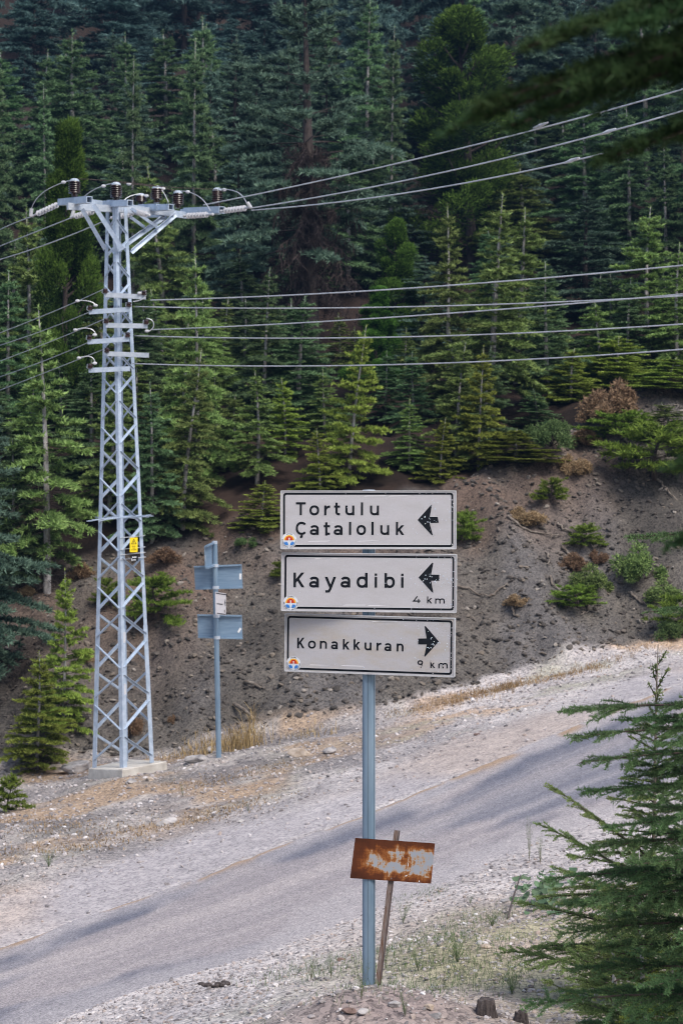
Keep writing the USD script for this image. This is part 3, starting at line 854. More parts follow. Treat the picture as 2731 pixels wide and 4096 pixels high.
    # clamps that hold the panel to the post
    for dz in (.12, -.12):
        zc = cc[2] + dz * .98
        obj('clamp', lathe([(rp + .001, -.014), (rp + .005, -.014), (rp + .005, .014), (rp + .001, .014)], c=(post_x, YP, zc), n=24), 'galvanised', sp)

# ------------------------------------------------------------------ small rusty sign leaning on the post's foot
b0 = P(C5(542, 2040), YP - .03)
b1 = P(C5(752, 326), YP - .03)
rs = thing('rusty_sign', 'small tilted rusty plate with flaked grey paint on a leaning stake', 'sign', (b0[0], b0[1], b0[2]))
ch = [(-.0215, 0), (.0215, 0), (.0215, .018), (.018, .018), (.014, .005), (-.014, .005), (-.018, .018), (-.0215, .018)]
d = unit(b1 - b0)
obj('stake', profile(b0 - d * .2, b1, [(x, y) for x, y in ch], up=(0, -1, 0)), 'rust_stake', rs)
q = [P(C5(*p), YP - .055) for p in ((315, 397), (1147, 472), (1106, 893), (262, 817))]
pc = np.mean(q, axis=0)
xr = unit((q[1] - q[0]) + (q[2] - q[3]))
ur = unit((q[0] - q[3]) + (q[1] - q[2]))
nn = unit(np.cross(xr, ur))
loc2 = np.array([[np.dot(p - pc, xr), np.dot(p - pc, ur)] for p in q])
path = numbered(rs.path, 'plate')
sheet = extrude(Polygon(loc2).buffer(-.003).buffer(.003), -.002, .0)
sheet = (np.stack([sheet[0][:, 0], -sheet[0][:, 2], sheet[0][:, 1]], 1), sheet[1])
mp = usdkit.mesh(stage, path, sheet, MATS['rust_plate'])
X4 = np.eye(4)
X4[:3, 0], X4[:3, 1], X4[:3, 2], X4[:3, 3] = xr, -nn, np.cross(xr, -nn), pc - rs.loc
mp.AddTransformOp().Set(Gf.Matrix4d(*X4.T.ravel().tolist()))
for pts in (((858, 655), (872, 675), (870, 708), (864, 700), (866, 678)), ((838, 797), (866, 792), (838, 815)), ((978, 850), (990, 856), (985, 868), (976, 864))):
    w = np.array([P(C5(*p), YP - .0585) for p in pts])
    mb = MB().add(np.vstack([w, w + (0, .002, 0)]), [[0, j, j + 1] for j in range(1, len(w) - 1)])
    obj('paint_chip', mb.get(), 'white_tape', (path, rs), world_coords=False) if False else obj('paint_chip', mb.get(), 'white_tape', rs)
for pth in (.35, .75):
    pb = b0 + (b1 - b0) * (.56 + pth * .2)
    obj('bolt', lathe([(0, .004), (.006, .004), (.006, 0)], align((0, -1, 0)), (pb[0], YP - .058, pb[2]), 8), 'rust_stake', rs)

# ------------------------------------------------------------------ lattice pole
YT = 38.0
base_px = {'left': (92.6, 766.0, 38.0), 'front': (123.2, 767.6, 37.43), 'right': (153.4, 760.2, 38.0), 'back': (124.5, 758.5, 38.57)}
tb = {k: P(p[:2], p[2]) for k, p in base_px.items()}
tc0 = P((116.4, 208.5), YT)
hd = .203
tt = {'left': tc0 + (-hd, 0, 0), 'front': tc0 + (0, -hd, 0), 'right': tc0 + (hd, 0, 0), 'back': tc0 + (0, hd, 0)}
tw = thing('lattice_pole', 'grey galvanised lattice electricity pole on a concrete block left of the road', 'electricity pole', tuple(np.mean(list(tb.values()), axis=0)))
axis_b, axis_t = np.mean(list(tb.values()), axis=0), tc0


def leg_at(k, s):
    return tb[k] + (tt[k] - tb[k]) * s


order = ['left', 'front', 'right', 'back']
for k in order:
    out = unit((tt[k] - axis_t) * (1, 1, 0))
    for (s0, s1, w, t, off) in ((-.004, .245, .100, .010, .006), (.240, 1.0, .082, .009, 0)):
        p0, p1 = leg_at(k, s0) + out * off, leg_at(k, s1) + out * off
        dd = unit(p1 - p0)
        # two flanges run from the outer corner back along both faces
        i_ = order.index(k)
        e1 = unit((tb[order[i_ - 1]] - tb[k]) * (1, 1, 0))
        e2 = unit((tb[order[(i_ + 1) % 4]] - tb[k]) * (1, 1, 0))
        sec = [np.zeros(3), e1 * w, e1 * w + e2 * t, e1 * t + e2 * t, e2 * w + e1 * t, e2 * w]
        V = np.array([p0 + a for a in sec] + [p1 + a for a in sec])
        f = []
        for j in range(6):
            a, b = j, (j + 1) % 6
            f += [[a, b, 6 + b], [a, 6 + b, 6 + a]]
        f += [[0, 2, 1], [0, 3, 2], [0, 4, 3], [0, 5, 4], [6, 7, 8], [6, 8, 9], [6, 9, 10], [6, 10, 11]]
        obj('leg', (V, np.array(f)), 'galvanised', tw)
# lacing: panel heights shrink upwards
hs = [0.004]
while hs[-1] < .985:
    hs.append(hs[-1] + .0585 - .020 * hs[-1])
hs = np.array(hs) * (.985 / hs[-1])
for fi, (a, b) in enumerate((('left', 'front'), ('front', 'right'), ('right', 'back'), ('back', 'left'))):
    cen = (leg_at(a, 0) + leg_at(b, 0)) / 2
    outw = unit((cen - axis_b) * (1, 1, 0))
    for j in range(len(hs) - 1):
        flip = (j + fi // 2 * 1 + (0 if fi in (0, 2) else 1)) % 2
        s0, s1 = hs[j] + .004, hs[j + 1] - .004
        p0, p1 = (leg_at(a, s0), leg_at(b, s1)) if flip == 0 else (leg_at(b, s0), leg_at(a, s1))
        dd = unit(p1 - p0)
        p0, p1 = p0 + dd * .045 - outw * .012, p1 - dd * .045 - outw * .012
        w = .046 if s0 < .55 else .038
        obj('brace', profile(p0, p1, angle_iron(w, .006, 1, 1), up=outw), 'galvanised', tw)
# concrete block
padq = [P(C3(*p), y) for p, y in (((505, 1106), 38.0), ((697, 1114), 37.05), ((951, 1066), 38.15), ((728, 1055), 39.1))]
sd = np.array([0, 0, -.55])
rngp = np.random.default_rng(8)
top = np.array(padq)
ins = (top.mean(0) - top)
ins /= np.linalg.norm(ins, axis=1, keepdims=True)
V = np.vstack([top + ins * .02, top + (0, 0, -.018), top + sd])
f = []
for L0 in (0, 4):
    for j in range(4):
        a, b = L0 + j, L0 + (j + 1) % 4
        f += [[a, a + 4, b + 4], [a, b + 4, b]]
f += [[0, 1, 2], [0, 2, 3]]
cb = trimesh.Trimesh(V, f, process=False).subdivide().subdivide().subdivide()
nz = meshkit.fbm(np.array(cb.vertices) * 9, 3, 4) - .5
cb.vertices = cb.vertices + np.stack([nz, -nz, nz * .6], 1) * .014
obj('concrete_block', (cb.vertices, cb.faces), 'concrete', tw)
# climbing guard
gs = (767 - 520.5) / (767 - 208.5)
ring = [leg_at(k, gs) for k in order]
for j in range(4):
    obj('guard_bar', profile(ring[j], ring[(j + 1) % 4], angle_iron(.04, .006), up=(0, 0, 1)), 'galvanised', tw)
    a, b = ring[j], ring[(j + 1) % 4]
    outw = unit(((a + b) / 2 - np.mean(ring, axis=0)) * (1, 1, 0))
    for t in np.linspace(.02, .98, 8):
        p = a + (b - a) * t + (0, 0, .012)
        jit_ = np.array([0, 0, rngp.normal(0, .02)])
        obj('guard_spike', tube([p - outw * .05, p + outw * .30 + jit_], (.009, .006), 5), 'galvanised', tw)
# warning plates on straps
for yy in (1295, 1385, 1428, 1465):
    py = (1500 + yy * .5102) / S
    s_ = (767 - py) / (767 - 208.5)
    a, b = leg_at('front', s_), leg_at('right', s_)
    o = np.array([.5, -.5, 0]) * .03
    obj('strap', tube([a + o - (.02, 0, 0), b + o + (.02, 0, 0)], .008, 6), 'wire_metal' if yy != 1428 else 'clamp_white', tw)
C2 = lambda x, y: ((200 + x * .5102) / S, (1500 + y * .5102) / S)
fr = leg_at('front', .47)
rr_ = leg_at('right', .47)
ex = unit((rr_ - fr) * (1, 1, 0))
en = np.array([ex[1], -ex[0], 0])
Mw = np.stack([ex, (0, 0, 1.0), en], 1)
cw = P(C2(656, 1336), 37.60)
wv = lambda vf: (np.asarray(vf[0]) @ Mw.T + cw, vf[1])
plate_w, plate_h = .195, .275
wp = obj('warning_plate', wv(extrude(rounded(-plate_w / 2, -plate_h / 2, plate_w / 2, plate_h / 2, .012), 0, .004)), 'yellow_plate', tw, label='yellow electrical danger plate with a black triangle')
tri = Polygon([(-.066, .012), (.066, .012), (0, .118)])
obj('warning_symbol', wv(extrude(tri.difference(tri.buffer(-.011, join_style='mitre')), .0044, .006)), 'black_vinyl', wp)
obj('warning_symbol', wv(extrude(Polygon([(.006, .085), (-.016, .048), (-.002, .050), (-.008, .026), (.014, .060), (.001, .058)]), .0044, .006)), 'black_vinyl', wp)
mb = MB()
for j, tx in enumerate(('DİKKAT', 'ÖLÜM', 'TEHLİKESİ')):
    m = meshkit.text_mesh(tx, .017, .001, bold=True)
    m.apply_translation((-m.bounds[:, 0].mean(), -.035 - j * .034, .0044))
    mb.tm(m)
obj('warning_lettering', wv(mb.get()), 'black_vinyl', wp)
cw2 = P(C2(661, 1443), 37.60)
np_ = obj('number_plate', (np.asarray((e := extrude(rounded(-.09, -.055, .09, .055, .006), 0, .004))[0]) @ Mw.T + cw2, e[1]), 'black_vinyl', tw, label='small black identification plate below the yellow one')
mb = MB()
for j, (x0, y0, w_, h_) in enumerate(((-.075, -.045, .012, .05), (-.055, .012, .024, .022), (-.024, .014, .02, .018), (.0, .012, .024, .024), (.03, .014, .02, .02), (-.05, -.038, .09, .008), (-.05, -.02, .09, .007))):
    mb.add(*extrude(shapely.box(x0, y0, x0 + w_, y0 + h_), .0044, .0055))
obj('plate_marks', (mb.get()[0] @ Mw.T + cw2, mb.get()[1]), 'white_tape', np_)
for pxy in ((704, 360), (708, 655)):
    p = P(C3(*pxy), 37.40 + (0))
    obj('tape_patch', box(p + (0.02, -.005, 0), (.055, .004, .20), np.stack([unit((.8, -.55, 0)), unit((.55, .8, 0)), (0, 0, 1.0)], 1)), 'white_tape', tw)

# top cross-arm: two channels with three pairs of square tubes across them
wd = unit(np.array([.43, -.90, 0]))      # along the wires, towards the camera's right
ad = unit(np.array([.90, .43, 0]))       # along the cross-arm, away to the right
for pa, ya, pb_, yb in (((385, 322), 37.2, (990, 357), 38.9), ((500, 300), 37.9, (1060, 374), 39.3)):
    obj('cross_arm', profile(P(C1(*pa), ya), P(C1(*pb_), yb), [(-.03, -.065), (.03, -.065), (.03, .065), (-.03, .065)], up=(0, 0, 1)), 'galvanised_pale' if ya < 37.5 else 'galvanised', tw)
SQ = []
for pa, ya, pb_, yb, w in (((345, 300), 37.9, (510, 284), 36.9, .125), ((560, 312), 38.35, (742, 304), 37.35, .12), ((620, 302), 38.9, (700, 300), 38.4, .10), ((800, 328), 38.9, (905, 325), 38.3, .11), ((845, 335), 38.7, (975, 326), 37.9, .115),
                           ((1060, 352), 39.4, (1265, 343), 38.4, .135), ((820, 372), 39.6, (930, 372), 39.0, .10), ((1040, 358), 39.5, (1240, 350), 38.6, .12)):
    p0, p1 = P(C1(*pa), ya), P(C1(*pb_), yb)
    o_, i_ = w / 2, w / 2 - .014
    mb = MB()
    for su, sw, ww, hh in ((0, o_ - .007, w, .014), (0, -o_ + .007, w, .014), (o_ - .007, 0, .014, w - .03), (-o_ + .007, 0, .014, w - .03)):
        mb.add(*profile(p0, p1, [(su + x, sw + y) for x, y in rect(ww, hh)]))
    obj('arm_tube', mb.get(), 'galvanised', tw)
for pa, ya, pb_, yb, w in (((458, 342), 37.35, (590, 572), 37.95, .075), ((520, 318), 37.25, (688, 576), 37.80, .085), ((992, 366), 38.95, (740, 580), 38.02, .080), ((938, 370), 39.1, (672, 560), 38.15, .085),
                           ((742, 342), 37.80, (893, 452), 38.55, .065), ((738, 392), 38.1, (818, 450), 38.65, .065)):
    obj('arm_strut', profile(P(C1(*pa), ya), P(C1(*pb_), yb), angle_iron(w, .008), up=(0, -1, 0)), 'galvanised', tw)

INS = [((425, 163), (425, 268), 37.35), ((662, 184), (662, 292), 37.8), ((803, 248), (803, 318), 39.0), ((893, 204), (893, 302), 38.5), ((1015, 232), (1015, 332), 38.5), ((1238, 216), (1238, 322), 38.75)]
caps = []
for pt, pb_, y in INS:
    t_, b_ = P(C1(*pt), y), P(C1(*pb_), y)
    h = t_[2] - b_[2]
    prof = [(0, 0), (.06, 0), (.06, .06)]
    ns = 6
    for j in range(ns):
        z0, z1_ = .06 + j * (h - .12) / ns, .06 + (j + 1) * (h - .12) / ns
        prof += [(.075, z0), (.118, z0 + .012), (.112, z0 + .024), (.078, (z0 + z1_) / 2 + .006)]
    prof += [(.07, h - .06), (0, h - .06)]
    ip = obj('post_insulator', lathe(prof, c=b_, n=18), 'insulator_brown', tw, smooth=45)
    cap = b_ + (0, 0, h - .06)
    obj('insulator_cap', lathe([(0, .06), (.05, .055), (.085, .03), (.09, 0), (0, 0)], c=cap, n=14), 'galvanised_pale', ip)
    caps.append(cap + (0, 0, .04))


def string_insulator(a, b):
    a, b = np.asarray(a), np.asarray(b)
    L = np.linalg.norm(b - a)
    prof = [(0, 0), (.018, 0), (.018, L * .12)]
    for j in range(7):
        z = L * (.14 + .105 * j)
        prof += [(.022, z), (.058, z + .006), (.058, z + .016), (.024, z + .028)]
    prof += [(.02, L * .9), (.02, L), (0, L)]
    ip = obj('tension_insulator', lathe(prof, align(b - a), a, 14), 'insulator_white', tw, smooth=45)
    for e in (a, b):
        obj('insulator_clamp', (np.asarray((q_ := trimesh.creation.icosphere(1, .030)).vertices) + e, np.array(q_.faces)), 'clamp_white', ip)


string_insulator(P(C1(345, 305), 37.9), P(C1(185, 378), 38.6))
string_insulator(P(C1(545, 348), 38.4), P(C1(405, 386), 39.1))
string_insulator(P(C1(760, 365), 38.9), P(C1(635, 388), 39.6))
string_insulator(P(C1(1262, 350), 38.4), P(C1(1430, 328), 37.6))
string_insulator(P(C1(1050, 378), 38.7), P(C1(1212, 368), 37.9))
string_insulator(P(C1(760, 350), 38.1), P(C1(850, 372), 37.6))
for (x0, y0), (x1, y1), y in (((180, 335), (175, 380), 38.6), ((420, 345), (408, 388), 39.1), ((1410, 300), (1430, 330), 37.6)):
    obj('clamp_spring', tube([P(C1(x0, y0), y), P(C1(x1, y1), y)], .035, 8), 'clamp_white', tw)


def bez(p, n=14):
    p = np.array(p, float)
    t = np.linspace(0, 1, n)[:, None]
    while len(p) > 1 and True:
        q_ = [p[None, j] for j in range(len(p))]
        break
    k_ = len(p) - 1
    return sum(math.comb(k_, j) * t ** j * (1 - t) ** (k_ - j) * p[j] for j in range(k_ + 1))


JUMP = [([(425, 168), (380, 178), (290, 205), (205, 245), (178, 340)], 37.6, 38.6), ([(660, 188), (590, 198), (520, 225), (470, 262), (412, 345)], 37.9, 38.9), ([(800, 252), (740, 256), (690, 280), (680, 350)], 38.9, 38.6),
        ([(895, 210), (930, 222), (960, 300)], 38.5, 38.4), ([(1020, 236), (1070, 230), (1130, 258), (1160, 270), (1200, 350)], 38.5, 38.0), ([(1240, 222), (1300, 225), (1370, 228), (1385, 260), (1415, 320)], 38.7, 37.6)]
for pts, ya, yb in JUMP:
    n_ = len(pts)
    obj('jumper_cable', tube(bez([P(C1(*p), ya + (yb - ya) * j / (n_ - 1)) for j, p in enumerate(pts)]), .0085, 6), 'wire_metal', tw)
for pts, y in (([(425, 165), (640, 172), (893, 206)], 37.6), ([(662, 186), (900, 215), (1238, 226)], 38.2), ([(893, 206), (950, 225), (1015, 236)], 38.5)):
    obj('jumper_cable', tube(bez([P(C1(*p), y) for p in pts]), .008, 6), 'twig', tw)
for x, y, yy in ((362, 185, 37.7), (590, 207, 38.0), (735, 195, 38.0), (835, 263, 38.9), (1070, 240, 38.5), (1278, 228, 38.7), (930, 222, 38.5)):
    obj('cable_clamp', (np.asarray((q_ := trimesh.creation.icosphere(1, .034)).vertices) * (1.4, 1, 1) * 1 + P(C1(x, y), yy) - (P(C1(x, y), yy) * (0, 0, 0)), np.array(q_.faces)), 'clamp_white', tw)

# six low-voltage arms with spool insulators
for (xa_, ya_), (xb_, yb_) in (((598, 827), (832, 841)), ((604, 1002), (842, 1006)), ((612, 1164), (850, 1173)), ((508, 926), (742, 911)), ((500, 1097), (737, 1081)), ((506, 1259), (742, 1249))):
    pz = P(C1(xa_, ya_), 37.62)
    obj('side_arm', profile(pz, P(C1(xb_, yb_), 37.62), [(-.025, -.045), (.03, -.045), (.03, -.033), (-.013, -.033), (-.013, .033), (.03, .033), (.03, .045), (-.025, .045)], up=(0, 0, 1)), 'galvanised_pale' if xa_ > 590 else 'galvanised', tw)
for x, y in ((600, 795), (606, 966), (610, 1133), (822, 806), (834, 972), (514, 892), (510, 1060), (514, 1224), (735, 872), (728, 1045)):
    b_ = P(C1(x, y + 14), 37.6)
    sp_ = obj('spool_insulator', lathe([(0, -.035), (.018, -.035), (.045, -.03), (.052, -.005), (.036, .008), (.05, .02), (.044, .055), (0, .06)], c=b_, n=12), 'insulator_brown', tw, smooth=45)
    obj('spool_bracket', tube([b_ + (-.05, .0, .05), b_ + (-.06, 0, -.02), b_ + (.0, 0, -.06), b_ + (.05, 0, -.02)], .009, 6), 'galvanised_pale', sp_)
for pts in ([(442, 862), (490, 855), (540, 868), (547, 890)], [(430, 1028), (475, 1010), (540, 1012), (545, 1056)], [(450, 1188), (495, 1172), (540, 1172), (542, 1220)], [(835, 962), (885, 965), (890, 1015), (850, 1034)], [(830, 800), (836, 830), (828, 860), (760, 866)]):
    obj('jumper_cable', tube(bez([P(C1(*p), 37.58) for p in pts]), .0095, 6), 'wire_metal', tw)
for x, y in ((442, 862), (430, 1028), (450, 1188), (838, 1034), (795, 818), (545, 888), (540, 1056), (540, 1218)):
    obj('cable_clamp', (np.asarray((q_ := trimesh.creation.icosphere(1, .030)).vertices) * (1.5, 1, 1) + P(C1(x, y), 37.58), np.array(q_.faces)), 'clamp_white', tw)

# ------------------------------------------------------------------ overhead lines
WIRES = [
    # name, label, points (picture point, distance), radius
    ('right', 'topmost of the three upper cables rising to the right from the lattice pole', [(C1(1160, 315), 38.6), (A(1050, 343), 33.6), (A(1568, 205), 29.0)]),
    ('right', 'middle of the three upper cables rising to the right, with a white marker', [(C1(1430, 333), 37.6), (A(1050, 389), 33.0), (A(1568, 255), 28.6)]),
    ('right', 'lowest of the three upper cables rising to the right from the lattice pole', [(C1(1435, 345), 37.4), (A(1050, 424), 32.6), (A(1568, 306), 28.2)]),
    ('right', 'uppermost of the five lower cables crossing the forest to the right', [(A(346, 690), 37.6), (A(950, 662), 33.0), (A(1568, 610), 29.5)]),
    ('right', 'second lower cable from the top, starting level and bare across the forest', [(A(310, 705), 37.7), (A(950, 705), 33.5), (A(1568, 680), 30)]),
    ('right', 'third lower cable, which rises to meet the second at the right edge', [(A(350, 758), 37.6), (A(950, 726), 33.0), (A(1568, 676), 29.5)]),
    ('right', 'fourth lower cable, nearly level and then rising at the right edge', [(A(310, 772), 37.7), (A(950, 774), 33.5), (A(1568, 745), 30)]),
    ('right', 'lowest of the five lower cables crossing the forest to the right', [(A(305, 836), 37.7), (A(950, 837), 33.5), (A(1568, 803), 30)]),
    ('left', 'topmost of the three upper cables descending to the left edge', [(C1(180, 382), 38.6), (C1(90, 415), 40.5), (C1(0, 455), 42.5)]),
    ('left', 'middle of the three upper cables descending to the left edge', [(C1(402, 390), 39.1), (C1(200, 470), 41.5), (C1(0, 550), 43.8)]),
    ('left', 'lowest of the three upper cables descending to the left edge', [(C1(630, 390), 39.6), (C1(300, 527), 42), (C1(0, 626), 44.2)]),
    ('left', 'first of five thin lower cables on the left of the pole, with a white clamp', [(C1(598, 792), 37.6), (C1(300, 925), 41), (C1(0, 1045), 44)]),
    ('left', 'second of five thin lower cables on the left of the pole', [(C1(512, 925), 37.6), (C1(250, 1030), 41), (C1(0, 1116), 44)]),
    ('left', 'third of five thin lower cables on the left of the pole', [(C1(604, 962), 37.6), (C1(300, 1090), 41), (C1(0, 1206), 44)]),
    ('left', 'fourth of five thin lower cables on the left of the pole', [(C1(506, 1098), 37.6), (C1(250, 1205), 41), (C1(0, 1296), 44)]),
    ('left', 'fifth and lowest thin cable on the left of the pole', [(C1(606, 1132), 37.6), (C1(300, 1255), 41), (C1(0, 1372), 44)])]
for side_, lab, pts in WIRES:
    w = np.array([P(p, y) for p, y in pts])
    # quadratic through the three points in a parameter along the horizontal chord, carried on past the frame
    s_ = np.array([0, np.linalg.norm((w[1] - w[0])[:2]), np.linalg.norm((w[2] - w[0])[:2])])
    co = [np.polyfit(s_, w[:, k], 2) for k in range(3)]
    tt_ = np.linspace(0, s_[2] * (1.55 if side_ == 'right' else 1.25), 26)
    pts3 = np.stack([np.polyval(c_, tt_) for c_ in co], 1)
    upper = 'upper' in lab
    obj('overhead_cable', tube(pts3, (.0125 if upper else .0115) if side_ == 'right' else (.0115 if upper else .0085), 6), 'wire_metal', None, smooth=True, label=lab, cat='cable')
for p, y, lab in ((A(1395, 303), 30.2, 'white clamp on the middle upper cable near the right edge'), (A(1312, 369), 30.2, 'white clamp on the lowest of the three upper cables'), (A(1241, 288), 31.8, 'small pale clamp on the topmost upper cable')):
    c_ = P(p, y)
    dv = unit((.43, -.9, .03))
    obj('cable_clamp', tube([c_ - dv * .22, c_ - dv * .08, c_, c_ + dv * .10, c_ + dv * .22], (.014, .024, .032, .024, .014), 8), 'clamp_white', None, smooth=50, label=lab, cat='clamp')

# ------------------------------------------------------------------ second signpost, seen from behind
Y2 = 38.5
g2 = hit(A(503, 1742))
Y2 = g2[1]
s2 = thing('far_signpost', 'distant blue grey signpost seen from behind, with four panels, near the lattice pole', 'signpost', tuple(g2))
ptop = P(CS(622, 70), Y2)
pb2 = g2 - (0, 0, .3)
r2_ = 42 * .2551 / S / F * Y2
obj('pole', tube([pb2, ptop], r2_, 18), 'pole_metal', s2, smooth=40)
obj('pole_cap', lathe([(0, .01), (r2_ * .9, .008), (r2_ * 1.03, 0), (r2_ * 1.03, -.05)], c=ptop, n=18), 'galvanised_pale', s2)


def back_panel(q, ys, lab, front=False):
    w = np.array([P(CS(*p), y) for p, y in zip(q, ys)])
    n_ = unit(np.cross(w[1] - w[0], w[3] - w[0]))
    if n_[1] > 0:
        n_ = -n_
    V = np.vstack([w + n_ * .004, w - n_ * .006])
    f = [[0, 1, 2], [0, 2, 3], [4, 6, 5], [4, 7, 6]]
    for j in range(4):
        a, b = j, (j + 1) % 4
        f += [[a, a + 4, b + 4], [a, b + 4, b]]
    pp = obj('sign_panel', (V, np.array(f)), 'sign_white' if front else 'sign_back', s2, label=lab)
    mb_ = MB()
    for j in (0, 2):
        a, b = w[j], w[(j + 1) % 4]
        mb_.add(*profile(a + n_ * .03, b + n_ * .03, rect(.03, .05), up=n_))
    if not front:
        obj('edge_channel', mb_.get(), 'sign_back', pp)
    return pp, w, n_


back_panel([(462, 150), (572, 100), (580, 455), (476, 490)], (Y2 - .75, Y2 - .05, Y2 - .05, Y2 - .75), 'narrow topmost panel turned almost edge on')
p1, w1, n1 = back_panel([(298, 470), (1045, 440), (1062, 795), (318, 815)], (Y2 + .09, Y2 + .09, Y2 + .09, Y2 + .09), 'upper wide panel seen from its blue grey back')
p3, w3, n3 = back_panel([(350, 1225), (1048, 1238), (1060, 1592), (362, 1572)], (Y2 + .09, Y2 + .09, Y2 + .09, Y2 + .09), 'lower wide panel seen from its blue grey back')
# pole passes in front of the backs
obj('pole_front', tube([P(CS(636, 455), Y2 - .32), P(CS(662, 1600), Y2 - .32)], r2_, 18), 'pole_metal', s2, smooth=40) if False else None
for q, yy, pp, nn_ in (([(1010, 575), (1040, 575), (1040, 668), (1006, 668)], Y2 + .078, p1, n1), ([(1018, 1420), (1042, 1445), (1000, 1510), (978, 1490)], Y2 + .078, p3, n3), ([(466, 282), (476, 282), (478, 380), (468, 380)], Y2 - .74, p1, n1)):
    w = np.array([P(CS(*p), yy) for p in q])
    obj('tape_patch', (np.vstack([w, w + (0, .003, 0)]), np.array([[0, 1, 2], [0, 2, 3], [4, 6, 5], [4, 7, 6]])), 'white_tape', pp)
pw, ww, nw = back_panel([(630, 862), (798, 888), (796, 1232), (634, 1215)], (Y2 - .42, Y2 - .25, Y2 - .25, Y2 - .42), 'small white panel with a black up arrow facing the camera', True)
B2 = lambda u, v, o=.008: ww[0] + (ww[1] - ww[0]) * u + (ww[3] - ww[0]) * v + nw * o


def flat(poly, name, m_):
    v = np.array([B2(u, v_) for u, v_ in poly])
    obj(name, (v, np.array([[0, j, j + 1] for j in range(1, len(v) - 1)])), m_, pw)


flat([(.04, .035), (.98, .035), (.98, .075), (.04, .075)], 'border', 'black_vinyl')
flat([(.12, .925), (.95, .925), (.95, .955), (.12, .955)], 'border', 'black_vinyl')
flat([(.90, .24), (.95, .45), (.84, .45)], 'arrow', 'black_vinyl')
flat([(.88, .44), (.92, .44), (.92, .57), (.88, .57)], 'arrow', 'black_vinyl')
for j in range(9):
    x0 = .12 + j * .065
    flat([(x0, .485), (x0 + .04, .485), (x0 + .04, .535 + .01 * (j % 2)), (x0, .535)], 'lettering', 'black_vinyl')
flat([(.81, .74), (.87, .74), (.87, .86), (.81, .86)], 'distance_lettering', 'twig')
for yy in (450, 795, 1240, 1580):
    obj('clamp', lathe([(r2_ + .002, -.03), (r2_ + .012, -.03), (r2_ + .012, .03), (r2_ + .002, .03)], c=P(CS(622 + (yy - 70) * .023, yy), Y2), n=16), 'galvanised_pale', s2)

# ------------------------------------------------------------------ conifers


def needles(c, d, ln, wd_, tint, rng, fl=1.0):
    """one tapering triangle per needle tuft"""
    n_ = len(c)
    r = rng.normal(size=(n_, 3)) * fl + np.array([0, 0, 1.0]) * (1 - fl)
    s_ = np.cross(d, r)
    s_ /= np.maximum(np.linalg.norm(s_, axis=1, keepdims=True), 1e-6)
    l, w = np.broadcast_to(ln, n_)[:, None], np.broadcast_to(wd_, n_)[:, None]
    V = np.stack([c - s_ * w * .5, c + s_ * w * .5, c + d * l], 1).reshape(-1, 3)
    T = np.repeat(tint, 3)
    return V, T


def nrmz(v):
    return v / np.maximum(np.linalg.norm(v, axis=-1, keepdims=True), 1e-9)


def spray(rng, base, az, pitch, L, droop, spc, tsp, ln, wd_, k, upw=.5, width=.42, bare=.12, curl=0.0, flatn=.25, brush=.42, fl=.45, ang=52):
    """one branch: its axis, side twigs in a flat fan, needle tufts on both. Returns axis points, needle vertices, tints and twig segments."""
    ca, sa = math.cos(az), math.sin(az)
    dirh, q_ = np.array([ca, sa, 0]), np.array([-sa, ca, 0])

    def ax(t):
        t = np.asarray(t)[..., None]
        return base + L * (t * math.cos(pitch) * dirh + np.array([0, 0, 1.]) * (t * math.sin(pitch) - droop * t ** 2 + curl * t ** 3) + q_ * .06 * np.sin(t * 3 + az * 7))

    n_ = max(3, int(L / spc))
    t = np.sort(rng.uniform(bare, 1, n_))
    sd_ = np.where(np.arange(n_) % 2 == 0, 1.0, -1.0)
    an = np.radians(rng.normal(ang, 10, n_))
    axd = nrmz(ax(np.minimum(t + .02, 1.02)) - ax(t))
    bd = nrmz(np.cos(an)[:, None] * axd + (np.sin(an) * sd_)[:, None] * q_ + np.array([0, 0, 1.]) * rng.normal(-.02, .08, n_)[:, None])
    bl = L * width * (1.03 - t) ** .75 * (.35 + .9 * t) * rng.uniform(.65, 1.2, n_) + tsp * .8
    m = np.maximum(1, (bl / tsp).astype(int))
    idx = np.repeat(np.arange(n_), m)
    pos = (np.arange(len(idx)) - np.repeat(np.cumsum(m) - m, m) + rng.uniform(.2, .8, len(idx))) / m[idx]
    s_ = pos * bl[idx]
    c = ax(t)[idx] + bd[idx] * s_[:, None] + np.array([0, 0, 1.]) * (-flatn * s_ ** 2 / np.maximum(L, .2) + rng.normal(0, tsp * .12, len(idx)))[:, None]
    dd = bd[idx]
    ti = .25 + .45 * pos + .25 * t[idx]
    na_ = max(2, int(L * (1 - bare) / tsp * 1.3))
    ta_ = rng.uniform(bare + .05, 1, na_)
    c = np.vstack([c, ax(ta_)])
    dd = np.vstack([dd, nrmz(ax(np.minimum(ta_ + .02, 1.02)) - ax(ta_))])
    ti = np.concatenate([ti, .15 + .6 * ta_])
    c = np.repeat(c, k, 0) + rng.normal(0, tsp * .25, (len(c) * k, 3)) * (1, 1, .5)
    dd = np.repeat(dd, k, 0)
    ti = np.repeat(ti, k)
    d_ = nrmz(dd * (.97 - brush) + np.array([0, 0, 1.]) * (upw * rng.uniform(.1, 1.2, len(dd)))[:, None] + rng.normal(0, brush, dd.shape))
    V, T = needles(c, d_, ln * rng.uniform(.6, 1.25, len(c)), wd_, np.clip(ti * 1.15 - .1 + rng.normal(0, .14, len(ti)), 0, 1), rng, fl)
    axp = ax(np.linspace(0, 1, 6))
    return axp, V, T, (ax(t), ax(t) + bd * bl[:, None] * .9)


